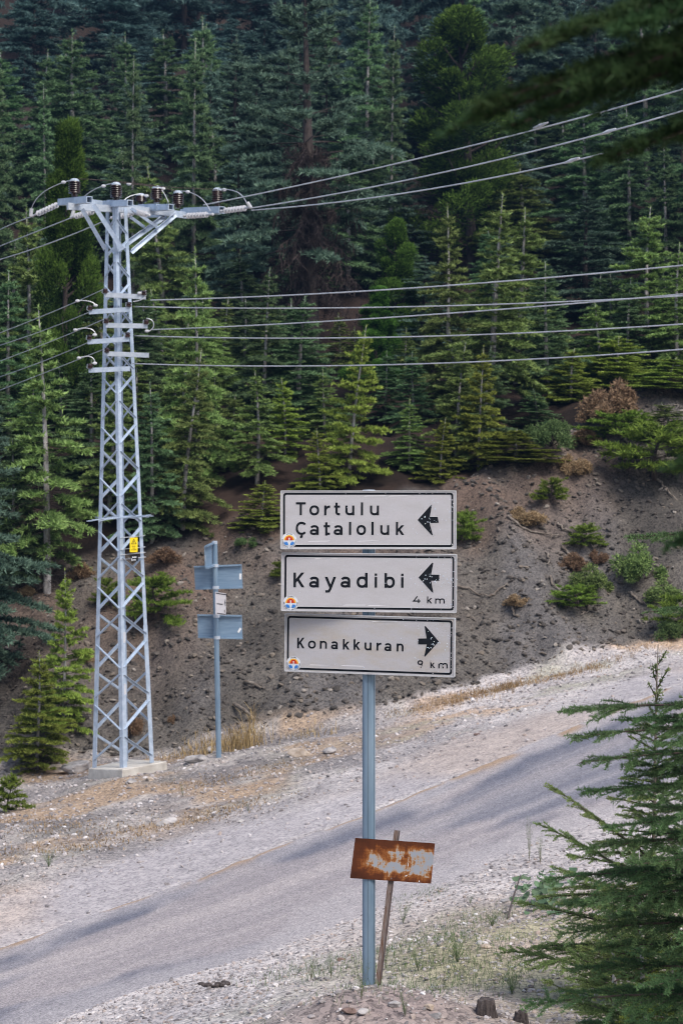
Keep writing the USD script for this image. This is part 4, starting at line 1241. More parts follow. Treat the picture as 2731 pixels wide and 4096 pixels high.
def strips(a, b, w):
    """thin flat twigs as two crossed triangles each"""
    d = nrmz(b - a)
    s_ = nrmz(np.cross(d, np.array([.3, .2, 1.0])))
    u_ = np.cross(d, s_)
    V = np.stack([a - s_ * w, a + s_ * w, b, a - u_ * w, a + u_ * w, b], 1).reshape(-1, 3)
    return V, np.arange(len(V)).reshape(-1, 3)


def conifer(seed, H, R, base=.12, nb=90, spc=.10, tsp=.085, ln=.15, wd_=.045, k=4, shape=.85, droop=(.05, .3), pitch=(40, -4), upw=.5, width=.42, trunk_r=None, lean=.15, gaps=.0, twigs=True, leader=.06, flatn=.25, tiers=None, bare_in=.24):
    """(trunk, needles, tints, twigs) of a cedar: tiers of flat sprays round a slender trunk"""
    rng = np.random.default_rng(seed)
    k, wd_, ln = int(k * 1.75), wd_ * .66, ln * .9
    tr = trunk_r or H * .011
    zz = np.linspace(0, 1, 12)
    bend = np.stack([np.sin(zz * 2.1 + seed) * lean, np.cos(zz * 1.7 + seed * 2) * lean, zz * 0], 1)
    bend -= bend[0]
    tp = np.stack([zz * 0, zz * 0, zz * H], 1) + bend * zz[:, None]
    trunk = tube(tp, tr * (1 - zz) ** .8 + .008, 7)
    at = lambda h: np.array([np.interp(h, tp[:, 2], tp[:, j]) for j in range(3)])
    Vs, Ts, tw_, axes = [], [], MB(), MB()
    ntier = tiers or max(5, int(nb / 5))
    hh = base + (1 - leader - base) * (np.arange(nb) // 5 + .5) / ntier + rng.normal(0, .20 / ntier, nb)
    for i_, u_ in enumerate(np.clip(hh, base, .985)):
        u2 = (u_ - base) / (1 - base)
        L = R * ((1 - u2) ** shape * (.55 + .45 * min(1, u2 / .12 + .3)) * rng.uniform(.45, 1.22) + .045)
        if rng.random() < gaps:
            L *= .45
        az = i_ * 2.4 + rng.normal(0, .3)
        pt = math.radians(pitch[1] + (pitch[0] - pitch[1]) * u2 ** 1.6 + rng.normal(0, 8))
        dr = droop[1] + (droop[0] - droop[1]) * u2
        axp, V, T, sg = spray(rng, at(u_ * H), az, pt, L, dr * rng.uniform(.7, 1.2), spc, tsp, ln, wd_, k, upw, width, bare=bare_in if u2 < .75 else .10, flatn=flatn)
        Vs.append(V)
        Ts.append(T)
        axes.add(*tube(axp, np.linspace(max(.006, L * .012), .004, 6), 3, caps=False))
        if twigs:
            axes.add(*strips(*sg, max(.003, wd_ * .10)))
    if twigs and H > 2:
        nd = 110
        h0 = rng.uniform(.01, base + .22, nd) * H
        az = rng.uniform(0, 6.283, nd)
        l = R * rng.uniform(.2, .75, nd)
        p0_ = np.array([at(h) for h in h0])
        p1_ = p0_ + np.stack([np.cos(az) * l, np.sin(az) * l, -l * rng.uniform(-.1, .5, nd)], 1)
        axes.add(*strips(p0_, p1_, .009))
        f_ = rng.uniform(.3, .9, (nd * 3, 1))
        q0_ = np.repeat(p0_, 3, 0) * (1 - f_) + np.repeat(p1_, 3, 0) * f_
        axes.add(*strips(q0_, q0_ + rng.normal(0, .16, (nd * 3, 3)) - (0, 0, .08), .006))
    # leader
    n_ = int(H * leader / tsp * 4) + 8
    hz = rng.uniform(1 - leader * 1.6, 1.0, n_)
    c = np.array([at(h * H) for h in hz])
    d_ = nrmz(rng.normal(0, .6, (n_, 3)) + (0, 0, .7))
    V, T = needles(c, d_, ln * .9, wd_, rng.uniform(.5, 1, n_), rng)
    Vs.append(V)
    Ts.append(T)
    V = np.vstack(Vs)
    return trunk, (V, np.arange(len(V)).reshape(-1, 3)), np.concatenate(Ts), axes.get()


def juniper(seed, H, R, nblob=85, per=760, ln=.125, wd_=.055):
    rng = np.random.default_rng(seed)
    trunk = tube([(0, 0, 0), (.05, 0, H * .5), (0, .05, H * .92)], (H * .014, H * .009, .02), 7)
    Vs, Ts = [], []
    for i_ in range(nblob):
        u_ = rng.uniform(.06, 1) ** .9
        rr = R * (1 - u_) ** .5 * (.75 + .25 * math.sin(u_ * 22 + seed)) * rng.uniform(.45, 1.0) ** .5
        az = rng.uniform(0, 6.283)
        c0 = np.array([rr * math.cos(az), rr * math.sin(az), u_ * H * .97])
        br = R * rng.uniform(.20, .38) * (1.1 - .5 * u_)
        d = nrmz(rng.normal(size=(per, 3)) + (0, 0, .55))
        c = c0 + d * br * rng.uniform(.45, 1.0, (per, 1)) * (1, 1, 1.25)
        dd = nrmz(d * .7 + (math.cos(az) * .35, math.sin(az) * .35, .75) + rng.normal(0, .35, (per, 3)))
        V, T = needles(c, dd, ln * rng.uniform(.6, 1.3, per), wd_, np.clip(rng.uniform(-.12, .32) + .5 * (d[:, 2] * .5 + .5) + rng.normal(0, .2, per), 0, 1), rng)  # tint goes from darker clump undersides to lighter clump tops
        Vs.append(V)
        Ts.append(T)
    V = np.vstack(Vs)
    br_ = MB()
    for i_ in range(26):
        h = rng.uniform(.1, .8) * H
        az = rng.uniform(0, 6.28)
        r = R * (1 - h / H) ** .6 * .8
        br_.add(*tube([(0, 0, h), (r * .5 * math.cos(az), r * .5 * math.sin(az), h + r * .35), (r * math.cos(az), r * math.sin(az), h + r * .9)], (.05, .035, .012), 4, caps=False))
    return trunk, (V, np.arange(len(V)).reshape(-1, 3)), np.concatenate(Ts), br_.get()


PROTO = {}
stage.CreateClassPrim('/World/tree_shapes')


def proto(key, H, R, parts, mats):
    """a class prim with trunk, crown and branches that tree copies refer to"""
    path = f'/World/tree_shapes/{key}'
    stage.CreateClassPrim(path)
    trunk, crown, tint, br = parts
    for name, vf, m_, pv in (('trunk', trunk, mats[0], None), ('crown', crown, mats[1], tint), ('branches', br, mats[2], None)):
        m = usdkit.mesh(stage, f'{path}/{name}', vf, MATS[m_], smooth=(name == 'trunk'))
        if pv is not None:
            UsdGeom.PrimvarsAPI(m).CreatePrimvar('tint', Sdf.ValueTypeNames.FloatArray, 'vertex').Set(Vt.FloatArray.FromNumpy(np.asarray(pv, np.float32)))
    PROTO[key] = (path, H, R)


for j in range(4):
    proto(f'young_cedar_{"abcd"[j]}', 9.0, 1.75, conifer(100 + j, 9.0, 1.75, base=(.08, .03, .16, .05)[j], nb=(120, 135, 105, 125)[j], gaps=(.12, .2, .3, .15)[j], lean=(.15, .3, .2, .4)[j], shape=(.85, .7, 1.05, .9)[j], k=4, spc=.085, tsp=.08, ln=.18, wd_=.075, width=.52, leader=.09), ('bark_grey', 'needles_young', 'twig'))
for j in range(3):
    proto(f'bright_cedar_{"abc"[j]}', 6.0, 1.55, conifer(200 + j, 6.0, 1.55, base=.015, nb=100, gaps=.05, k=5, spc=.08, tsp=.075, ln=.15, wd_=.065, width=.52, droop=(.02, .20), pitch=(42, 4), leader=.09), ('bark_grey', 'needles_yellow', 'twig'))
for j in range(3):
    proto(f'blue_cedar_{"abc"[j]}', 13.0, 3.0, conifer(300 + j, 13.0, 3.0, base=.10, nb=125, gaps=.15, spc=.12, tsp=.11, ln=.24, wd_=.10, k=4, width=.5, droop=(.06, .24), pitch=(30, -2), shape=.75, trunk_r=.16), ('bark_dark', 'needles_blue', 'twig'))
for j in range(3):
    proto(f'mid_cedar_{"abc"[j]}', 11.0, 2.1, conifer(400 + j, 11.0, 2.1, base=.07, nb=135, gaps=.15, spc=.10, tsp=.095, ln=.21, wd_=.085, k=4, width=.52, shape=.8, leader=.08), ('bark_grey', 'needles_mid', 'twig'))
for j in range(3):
    proto(f'far_cedar_{"abc"[j]}', 15.0, 3.2, conifer(500 + j, 15.0, 3.2, base=.10, nb=105, gaps=.15, spc=.2, tsp=.18, ln=.36, wd_=.16, k=4, width=.5, shape=.7, droop=(.05, .25), pitch=(28, -2), trunk_r=.17, twigs=False), ('bark_dark', 'needles_hazed', 'twig'))
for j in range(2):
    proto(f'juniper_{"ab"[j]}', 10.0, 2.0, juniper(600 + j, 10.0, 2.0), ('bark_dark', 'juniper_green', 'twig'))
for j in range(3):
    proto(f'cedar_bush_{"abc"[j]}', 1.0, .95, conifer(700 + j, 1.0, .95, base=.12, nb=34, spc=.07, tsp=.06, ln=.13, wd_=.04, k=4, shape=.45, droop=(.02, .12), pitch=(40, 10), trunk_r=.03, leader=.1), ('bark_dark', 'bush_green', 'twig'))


def tree(key, name, x, y, H, R, label, cat='tree', group=None, rz=0.0, sink=.1, lean=(0, 0)):
    path, H0, R0 = PROTO[key]
    if lean == (0, 0) and cat == 'tree':
        lr_ = np.random.default_rng(int(abs(x * 1000) + abs(y * 777)))
        lean = tuple(float(a) for a in lr_.normal(0, 1.3, 2))
    t = thing(name, label, cat, (x, y, z1(x, y) - sink), rz, group)
    pr = stage.GetPrimAtPath(t.path)
    xf = UsdGeom.Xformable(pr)
    if lean != (0, 0):
        xf.AddRotateXYZOp().Set(Gf.Vec3f(lean[0], lean[1], 0))
    xf.AddScaleOp().Set(Gf.Vec3f(R / R0, R / R0, (H + sink) / H0))
    pr.GetReferences().AddInternalReference(path)
    pr.SetInstanceable(True)
    return t


# trees one can pick out: prototype, name, top of the crown and half width in the 1568-wide view, distance, label
KEY = [
    ('bright_cedar_a', 'young_cedar', 800, 745, 88, 49.6, 'bright yellow-green young cedar right above the top direction panel, pale thin trunk'),
    ('bright_cedar_b', 'young_cedar', 735, 985, 66, 48.9, 'short bright young cedar just left of the tallest one above the panels'),
    ('young_cedar_a', 'young_cedar', 940, 915, 62, 50.5, 'small dull green cedar behind the right half of the top panel'),
    ('young_cedar_b', 'young_cedar', 1047, 785, 78, 50.5, 'slim young cedar above the right end of the top panel'),
    ('bright_cedar_c', 'young_cedar', 1098, 795, 66, 50.0, 'slim cedar with a crooked pale trunk above the bank top'),
    ('young_cedar_c', 'young_cedar', 1125, 450, 140, 54.5, 'tall slender cedar with long level boughs right of the centre'),
    ('young_cedar_d', 'young_cedar', 1027, 460, 92, 59.0, 'slender cedar with a bare pale stem left of the tall one right of centre'),
    ('mid_cedar_a', 'young_cedar', 1258, 600, 92, 56.0, 'narrow cedar with a pale trunk above the bare bank crest'),
    ('young_cedar_b', 'young_cedar', 1490, 470, 110, 61.0, 'tall pale-stemmed cedar near the right edge above the dry bush'),
    ('mid_cedar_b', 'young_cedar', 605, 615, 85, 56.0, 'dark slim cedar between the big old cedar and the lattice pole'),
    ('young_cedar_a', 'young_cedar', 455, 575, 98, 51.0, 'tall light green cedar right of the lattice pole with a pointed leader'),
    ('young_cedar_d', 'young_cedar', 420, 800, 92, 48.2, 'cedar with bare lower trunk and dead twigs just right of the lattice pole'),
    ('young_cedar_c', 'young_cedar', 590, 845, 84, 50.0, 'thin young cedar with a pale trunk above the far signpost'),
    ('bright_cedar_a', 'young_cedar', 655, 868, 62, 51.5, 'small young cedar left of the bright one above the panels'),
    ('mid_cedar_c', 'young_cedar', 350, 880, 84, 47.8, 'cedar touching the right side of the lattice pole at half height'),
    ('young_cedar_c', 'young_cedar', 108, 700, 140, 46.6, 'broad drooping cedar left of the lattice pole with a pale straight trunk'),
    ('blue_cedar_a', 'cedar', -55, 850, 180, 43.5, 'grey-green cedar cut by the left edge with heavy drooping boughs'),
    ('mid_cedar_a', 'young_cedar', 20, 620, 100, 55.0, 'cedar with a pale trunk near the left edge'),
    ('bright_cedar_b', 'small_cedar', 146, 1310, 80, 42.0, 'taller of two small cedars at the bank foot left of the pole'),
    ('bright_cedar_c', 'small_cedar', 84, 1495, 90, 40.6, 'dense bright green small cedar left of the concrete block'),
    ('bright_cedar_c', 'small_cedar', 600, 1105, 80, 47.6, 'small bushy cedar between the far signpost and the top panel'),
    ('bright_cedar_b', 'small_cedar', 1185, 1020, 110, 49.6, 'low bushy bright cedar on the bank crest right of the top panel'),
    ('mid_cedar_b', 'small_cedar', 1232, 895, 58, 53.0, 'little dull cedar beside a pale trunk on the bank crest'),
    ('bright_cedar_a', 'small_cedar', 1415, 770, 150, 57.0, 'bushy green cedar at the right above the orange-brown dry bush'),
    ('bright_cedar_b', 'small_cedar', 1535, 870, 110, 53.5, 'bright green cedar at the right edge where the bank crest climbs'),
    ('young_cedar_b', 'small_cedar', 1540, 925, 75, 51.0, 'grey-green leaning cedar low on the bank near the right edge'),
    ('juniper_a', 'juniper', 1085, 5, 170, 79.0, 'large pointed olive-green juniper at top right of the centre'),
    ('juniper_b', 'juniper', 146, 285, 100, 57.0, 'pointed bright green juniper behind the left end of the cross-arm'),
    ('juniper_a', 'juniper', 905, 500, 75, 66.0, 'small green juniper low in the gap right of the old cedar'),
    ('juniper_b', 'juniper', 860, 660, 70, 60.0, 'low green juniper right of the old cedar trunk'),
    ('mid_cedar_b', 'young_cedar', 445, 85, 95, 77.0, 'pale-stemmed pointed cedar left of the old cedar at the top'),
    ('mid_cedar_a', 'young_cedar', 306, 130, 62, 76.0, 'very thin spire-like cedar with a pale stem above the cross-arm'),
    ('mid_cedar_a', 'cedar', 170, 70, 125, 88.0, 'broad yellow-tinged cedar hung with cones at upper left'),
    ('mid_cedar_c', 'young_cedar', 110, 190, 62, 80.0, 'slim cedar in front of the broad yellow-tinged one at upper left'),
    ('mid_cedar_b', 'young_cedar', 843, -10, 90, 88.0, 'blue-green cedar with a pale trunk right of the old cedar top'),
    ('mid_cedar_c', 'young_cedar', 897, 55, 58, 84.0, 'thin pointed cedar beside the large juniper'),
    ('young_cedar_a', 'young_cedar', 1185, 480, 120, 60.5, 'drooping grey-green cedar behind the tall slender one at right'),
    ('mid_cedar_a', 'young_cedar', 1445, 235, 90, 76.0, 'cedar with a pale trunk under the blurred branch at right'),
    ('mid_cedar_b', 'young_cedar', 1532, 330, 80, 73.0, 'slim cedar close to the right edge above the cables'),
    ('blue_cedar_b', 'cedar', 1345, 440, 150, 70.0, 'dark spreading cedar behind the cables at right'),
    ('blue_cedar_c', 'cedar', 970, 590, 120, 66.0, 'dark blue-green cedar behind the slim ones right of centre'),
    ('blue_cedar_a', 'cedar', 545, 330, 110, 74.0, 'dark cedar standing against the left boughs of the old one'),
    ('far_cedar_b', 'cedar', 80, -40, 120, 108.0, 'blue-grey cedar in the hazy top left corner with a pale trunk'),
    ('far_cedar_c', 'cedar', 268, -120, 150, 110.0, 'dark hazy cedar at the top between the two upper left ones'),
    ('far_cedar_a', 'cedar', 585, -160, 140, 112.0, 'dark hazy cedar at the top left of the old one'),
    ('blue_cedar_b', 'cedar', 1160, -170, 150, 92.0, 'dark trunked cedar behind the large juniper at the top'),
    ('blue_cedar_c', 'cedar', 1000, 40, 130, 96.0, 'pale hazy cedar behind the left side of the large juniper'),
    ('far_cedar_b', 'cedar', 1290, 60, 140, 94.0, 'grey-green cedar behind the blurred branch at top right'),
    ('young_cedar_d', 'young_cedar', 250, 590, 90, 58.0, 'slender cedar seen through the upper part of the lattice pole'),
    ('young_cedar_b', 'young_cedar', 545, 905, 66, 52.5, 'dull green young cedar behind the far signpost'),
    ('young_cedar_a', 'young_cedar', 250, 850, 90, 49.0, 'cedar seen through the middle of the lattice pole'),
    ('bright_cedar_a', 'young_cedar', 1010, 960, 58, 49.6, 'short bright cedar just above the arrow of the top panel'),
    ('young_cedar_a', 'young_cedar', 1382, 690, 90, 58.0, 'light green cedar above the large orange-brown dry bush'),
    ('mid_cedar_a', 'young_cedar', 1440, 640, 80, 60.0, 'slim cedar behind the pale-stemmed one near the right edge'),
    ('young_cedar_c', 'young_cedar', 1556, 560, 90, 60.0, 'light green cedar half cut by the right edge under the cables'),
    ('bright_cedar_b', 'young_cedar', 1310, 800, 80, 55.0, 'bushy young cedar on the crest left of the orange-brown dry bush'),
    ('young_cedar_d', 'young_cedar', 380, 380, 110, 70.0, 'light green cedar above the right arm strut of the lattice pole'),
    ('young_cedar_b', 'young_cedar', 60, 480, 100, 62.0, 'light green cedar under the left end of the cross-arm'),
    ('mid_cedar_b', 'young_cedar', 800, 330, 100, 78.0, 'green cedar between the old cedar and the large juniper'),
    ('young_cedar_a', 'young_cedar', 1200, 380, 120, 78.0, 'grey-green cedar standing right of the large juniper'),
    ('mid_cedar_c', 'young_cedar', 30, 1010, 90, 46.8, 'grey-green cedar low at the left edge'),
]
placed = []
SIGHT = []
rngt = np.random.default_rng(77)
for key, name, xt, yt, hw, Y, lab in KEY:
    px, py = A(xt, yt)
    x = (px - 341) / F * Y
    zt = CZ + (512 - py) / F * Y
    H = zt - z1(x, Y)
    R = hw / K / F * Y * 1.12
    tree(key, name, x, Y, max(H, .8), R, lab, 'tree', rz=rngt.uniform(0, 6.28))
    placed.append((x, Y))
    SIGHT.append((px, py, hw / K, Y, H / Y * F))

# the big old cedar in the middle
Yo = 69.0
xo = (A(712, 0)[0] - 341) / F * Yo
Ho = CZ + (512 - A(0, -45)[1]) / F * Yo - z1(xo, Yo)
Ro = 190 / K / F * Yo
oc = thing('old_cedar', 'very large dark old cedar at the centre with dead brown lower twigs', 'tree', (xo, Yo, z1(xo, Yo)))
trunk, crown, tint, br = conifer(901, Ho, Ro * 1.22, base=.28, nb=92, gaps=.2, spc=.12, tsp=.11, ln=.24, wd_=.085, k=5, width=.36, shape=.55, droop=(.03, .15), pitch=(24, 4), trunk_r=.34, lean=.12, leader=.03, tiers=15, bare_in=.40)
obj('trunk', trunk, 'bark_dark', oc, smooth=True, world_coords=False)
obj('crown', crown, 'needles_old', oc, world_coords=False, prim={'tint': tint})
obj('branches', br, 'bark_dark', oc, world_coords=False)
rng = np.random.default_rng(15)
a_, b_ = [], []
for j in range(80):     # dead hanging twigs on the inner, lower boughs
    h = rng.uniform(.16, .58) * Ho
    az = rng.uniform(0, 6.28)
    L = Ro * rng.uniform(.3, .95) * (1.2 - h / Ho)
    n_ = 30
    t = np.sort(rng.uniform(.1, 1, n_))
    drp = rng.uniform(.25, .7)
    pts_ = lambda t: np.stack([L * t * math.cos(az), L * t * math.sin(az), h - drp * L * t ** 1.6], 1)
    q0 = pts_(np.linspace(0, .96, 8))
    q1 = pts_(np.linspace(.14, 1, 8))
    a_.append(q0)
    b_.append(q1)
    c = pts_(t)
    e = c + np.stack([rng.normal(0, .22, n_), rng.normal(0, .22, n_), -rng.uniform(.15, .75, n_)], 1)
    a_.append(c)
    b_.append(e)
    m_ = c * .5 + e * .5
    a_.append(m_)
    b_.append(m_ + np.stack([rng.normal(0, .2, n_), rng.normal(0, .2, n_), -rng.uniform(.05, .4, n_)], 1))
obj('dead_twigs', strips(np.vstack(a_), np.vstack(b_), .017), 'dead_twig', oc, world_coords=False)
placed.append((xo, Yo))
SIGHT.append((A(712, 0)[0], 0, 85, Yo, 478))

# the stand behind, tree by tree
rngf = np.random.default_rng(31)
cnt = 0
for Y in np.concatenate([np.arange(52, 66, 2.6), np.arange(66, 100, 3.9), np.arange(100, 175, 6.5)]):
    xm = .171 * Y + (4 if Y < 80 else 7)
    sp_ = 2.1 if Y < 66 else 3.1 if Y < 100 else 5.2
    for x in np.arange(-xm, xm, sp_):
        x, y = x + rngf.uniform(-.4, .4) * sp_, Y + rngf.uniform(-1.4, 1.4)
        r = rngf.random(4)
        if min((x - a) ** 2 + (y - b) ** 2 for a, b in placed) < (1.1 if Y < 66 else 1.8) ** 2:
            continue
        if Y > 98 and -15 < x < -6 and r[0] < .22 and Y < 125:
            continue
        if y < np.interp(x, top_xy[:, 0], top_xy[:, 1]) + 3.0:
            continue
        if Y < 66:
            key, H, R = ('mid_cedar_' + 'abc'[int(r[1] * 3)] if r[0] < .6 else 'young_cedar_' + 'abcd'[int(r[1] * 4)]), 3.4 + 3.4 * r[2], 1.5 + .6 * r[3]
            zone = 0
        elif Y < 100:
            key, H, R = ('mid_cedar_' + 'abc'[int(r[1] * 3)] if r[0] < .45 else 'blue_cedar_' + 'abc'[int(r[1] * 3)]), 5.5 + 5.0 * r[2], 1.6 + .9 * r[3]
            if abs(x - xo) < 4.5 and Y < 76:
                H *= .62
            zone = 1
        else:
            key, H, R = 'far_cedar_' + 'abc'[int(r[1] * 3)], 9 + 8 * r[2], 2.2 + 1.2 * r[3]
            zone = 2
        px_ = 341 + x / y * F
        gz = z1(x, y)
        for kx, ky, kw, kY, kh in SIGHT:       # nothing invented stands in front of a tree that the photograph shows
            if kY > y + .5 and abs(px_ - kx) < kw * .9 + R * .5 / y * F:
                H = min(H, CZ + (512 - (ky + .62 * kh)) / F * y - gz)
        if H < .9:
            continue
        R = min(R, max(H * .42, .75))
        where = ('left of the lattice pole', 'between the lattice pole and the old cedar', 'just right of the old cedar', 'towards the right edge')[int(np.searchsorted((118, 305, 430), px_))]
        look = {'mid': 'slim green', 'you': 'light green slender', 'blu': 'dark blue-green spreading', 'far': 'hazy blue-grey'}[key[:3]]
        belt = ('in the shaded undergrowth', 'in the dense lower stand', 'high on the slope')[zone] if not (zone == 2 and y > 130) else 'on the farthest slope'
        lab = f'{look} cedar {belt} {where}'.replace('dark blue-green spreading', 'dark spreading').replace('light green slender', 'light slender')
        grp = lab.replace('cedar', 'cedars', 1) if 'old cedar' not in lab else f'{look} cedars {belt} {where}'
        tree(key, 'forest_cedar', x, y, H, R, lab, 'tree', grp, rz=rngf.uniform(0, 6.28))
        placed.append((x, y))
        cnt += 1

# ------------------------------------------------------------------ bushes on the bank
BUSH = [
    ('cedar_bush_a', A(360, 1425), 95, 100, 'spreading bright cedar bush on the bank just right of the lattice pole'),
    ('cedar_bush_b', A(255, 1400), 50, 70, 'small cedar bush seen through the lattice pole below the black plate'),
    ('cedar_bush_b', CB(765, 935), 50, 60, 'lone bright little cedar on a stalk right of the top panel'),
    ('cedar_bush_c', CB(240, 1190), 55, 75, 'round bright cedar bush beside the right edge of the top panel'),
    ('cedar_bush_a', CB(955, 1205), 62, 50, 'small green bush at the end of a forked root in mid bank'),
    ('cedar_bush_c', CB(930, 1575), 80, 52, 'flat green bush low on the bank with a pale root under it'),
    ('cedar_bush_b', A(645, 1330), 32, 40, 'green bush half hidden by the left end of the middle panel'),
    ('cedar_bush_a', CB(1190, 545), 105, 60, 'wide flat bright cedar bush on the bare crest at right'),
    ('cedar_bush_b', CB(1310, 500), 60, 50, 'second flat bright bush on the bare crest, right of the wide one'),
    ('cedar_bush_c', CB(1390, 800), 150, 130, 'grey-green cedar bush hanging over the bank near the right edge'),
    ('cedar_bush_a', A(15, 1865), 55, 80, 'bright green bush at the left edge on the gravel'),
    ('cedar_bush_b', A(375, 1338), 22, 24, 'tiny green seedling above the bush right of the lattice pole'),
    ('cedar_bush_c', CB(1560, 1720), 75, 85, 'olive bush where the bank meets the road at the right edge'),
]
for key, p, hw, hh, lab in BUSH:
    g = hit(p)
    sc = 1 / K / F * g[1]
    tree(key, 'cedar_bush', g[0], g[1], hh * sc * .85, hw * sc * 1.1, lab, 'bush', rz=rngt.uniform(0, 6), sink=.04)


def scrub(seed, n_, R, H, ln, wd_):
    rng = np.random.default_rng(seed)
    nl = 13
    la, lr = rng.uniform(0, 6.283, nl), np.sqrt(rng.uniform(.0, 1, nl)) * .72
    lc = np.stack([np.cos(la) * lr, np.sin(la) * lr, rng.uniform(.15, .8, nl) * (1 - lr * .6)], 1)
    ls = rng.uniform(.16, .36, nl)
    w_ = rng.integers(0, nl, n_)
    d = nrmz(rng.normal(size=(n_, 3)) + (0, 0, .35))
    c = (lc[w_] + d * ls[w_][:, None] * rng.uniform(.3, 1.0, (n_, 1))) * np.array([R, R, H])
    c[:, 2] = np.maximum(c[:, 2], .0)
    V, T = needles(c, nrmz(d + rng.normal(0, .6, d.shape)), ln * .62 * rng.uniform(.6, 1.3, n_), wd_, np.clip(rng.normal(.5, .25, n_), 0, 1), rng)
    st_ = strips(np.zeros((40, 3)), c[:40], .012)
    return tube([(0, 0, -.1), (0, 0, H * .3)], (.03, .01), 5), (V, np.arange(len(V)).reshape(-1, 3)), T, st_


proto('dry_scrub', 1.0, 1.0, scrub(1, 5200, 1, 1, .17, .05), ('dark_wood', 'dry_tan', 'twig'))
proto('grey_scrub', 1.0, 1.0, scrub(2, 5200, 1, 1, .16, .045), ('dark_wood', 'weed_green', 'twig'))
proto('dark_scrub', 1.0, 1.0, scrub(3, 5200, 1, 1, .16, .045), ('dark_wood', 'needles_young', 'twig'))
for key, p, hw, hh, lab in (
        ('dry_scrub', CB(1140, 430), 95, 115, 'large orange-brown dry bush on the crest at right'),
        ('dry_scrub', CB(1040, 440), 55, 60, 'smaller brown dry bush left of the large orange-brown one'),
        ('dry_scrub', CB(970, 580), 60, 50, 'tan scrub on the crest below the dry bushes'),
        ('grey_scrub', CB(770, 590), 85, 85, 'grey-green rounded shrub on the forest edge right of the panels'),
        ('dark_scrub', CB(1300, 1400), 85, 95, 'dark cushion-shaped thorn bush on the right of the bank'),
        ('dark_scrub', CB(1010, 1470), 70, 70, 'dull olive scrub above the flat green bush'),
        ('dry_scrub', CB(890, 1345), 60, 50, 'tan scrub in the middle of the bank'),
        ('dry_scrub', CB(1050, 1300), 35, 35, 'small tan tuft right of the tan scrub in mid bank'),
        ('dry_scrub', CB(560, 1560), 45, 30, 'low tan scrub beside a forked root right of the middle panel'),
        ('dry_scrub', CB(900, 760), 55, 55, 'tan scrub at the head of the bare slope'),
        ('dark_scrub', CB(1440, 1540), 60, 60, 'dark scrub low on the bank near the right edge'),
        ('dry_scrub', CB(600, 1060), 65, 50, 'brown scrub under the lone little cedar'),
        ('grey_scrub', CB(1500, 1760), 60, 60, 'grey-green scrub where the bank meets the road'),
        ('dry_scrub', A(380, 1290), 60, 42, 'brown dry bush on the bank top between the pole and the far signpost'),
        ('dry_scrub', A(190, 1330), 50, 45, 'brown dry bush on the bank top left of the lattice pole'),
        ('dry_scrub', A(60, 1370), 40, 30, 'brown dry bush on the bank at far left'),
        ('dry_scrub', A(310, 1690), 32, 60, 'brown dry weed inside the base of the lattice pole'),
        ('dry_scrub', A(395, 1660), 14, 22, 'tiny dry weed on the bank right of the pole base'),
        ('dry_scrub', A(200, 1520), 30, 30, 'tan scrub on the bank left of the lattice pole'),
        ('grey_scrub', A(565, 1255), 40, 28, 'grey cushion shrub on the bank top near the small bushy cedar')):
    g = hit(p)
    sc = 1 / K / F * g[1]
    tree(key, 'scrub_bush', g[0], g[1], hh * sc * .85, hw * .85 * sc, lab, 'bush', rz=rngt.uniform(0, 6), sink=.03)

# ------------------------------------------------------------------ roots and sticks on the bank
ROOTS = [([(180, 1455), (260, 1475), (330, 1510), (390, 1530)], 'long pale root running down right of the middle panel'), ([(390, 1530), (440, 1480), (500, 1435)], 'pale forked root rising to the right on the bank'),
         ([(500, 1020), (580, 1085), (680, 1130), (830, 1145)], 'grey fallen stick under the lone little cedar'), ([(805, 1070), (835, 1110), (890, 1120), (895, 1160)], 'bent grey root above the small green bush'),
         ([(1060, 600), (1130, 605), (1190, 645), (1260, 650)], 'dark twisted root below the wide flat bush'), ([(760, 1390), (765, 1430), (850, 1505)], 'pale root leading down to the flat green bush'),
         ([(990, 1565), (990, 1600), (945, 1630)], 'short pale root under the flat green bush'), ([(740, 1255), (755, 1290), (750, 1330)], 'short upright twig in mid bank'), ([(1210, 540), (1235, 600), (1240, 660)], 'grey root dangling at the crest'),
         ([(530, 1580), (545, 1640)], 'short dark root below the low tan scrub'), ([(830, 1220), (880, 1265), (1000, 1305)], 'thin dark stick right of the small green bush'), ([(1410, 800), (1470, 870), (1530, 925)], 'dark fallen branch near the right edge'),
         ([(1250, 1490), (1310, 1545), (1340, 1570)], 'dark stick below the cushion-shaped bush')]
for pts, lab in ROOTS:
    w = np.array([hit(CB(*p)) + (0, -.03, .035) for p in pts])
    n_ = 10
    s_ = np.linspace(0, len(w) - 1, n_)
    ww_ = np.stack([np.interp(s_, np.arange(len(w)), w[:, k]) for k in range(3)], 1)
    ww_[1:-1] += np.random.default_rng(len(lab)).normal(0, .02, (n_ - 2, 3))
    obj('dry_root', tube(ww_, np.linspace(.034, .012, n_), 6), 'root_wood', None, smooth=True, label=lab, cat='root')
for p, q_, lab in ((C3(1395, 630), C3(1490, 668), 'short dead log on the bank right of the far signpost'), (C3(1335, 770), C3(1450, 845), 'thin dead branch on the bank beside the far signpost'), (C3(590, 495), C3(650, 497), 'pale stick seen through the lattice pole')):
    a, b = hit(p) + (0, -.02, .05), hit(q_) + (0, -.02, .05)
    obj('dead_branch', tube([a, (a + b) / 2 + (0, 0, .03), b], (.045, .04, .02), 7), 'root_wood', None, smooth=True, label=lab, cat='branch')


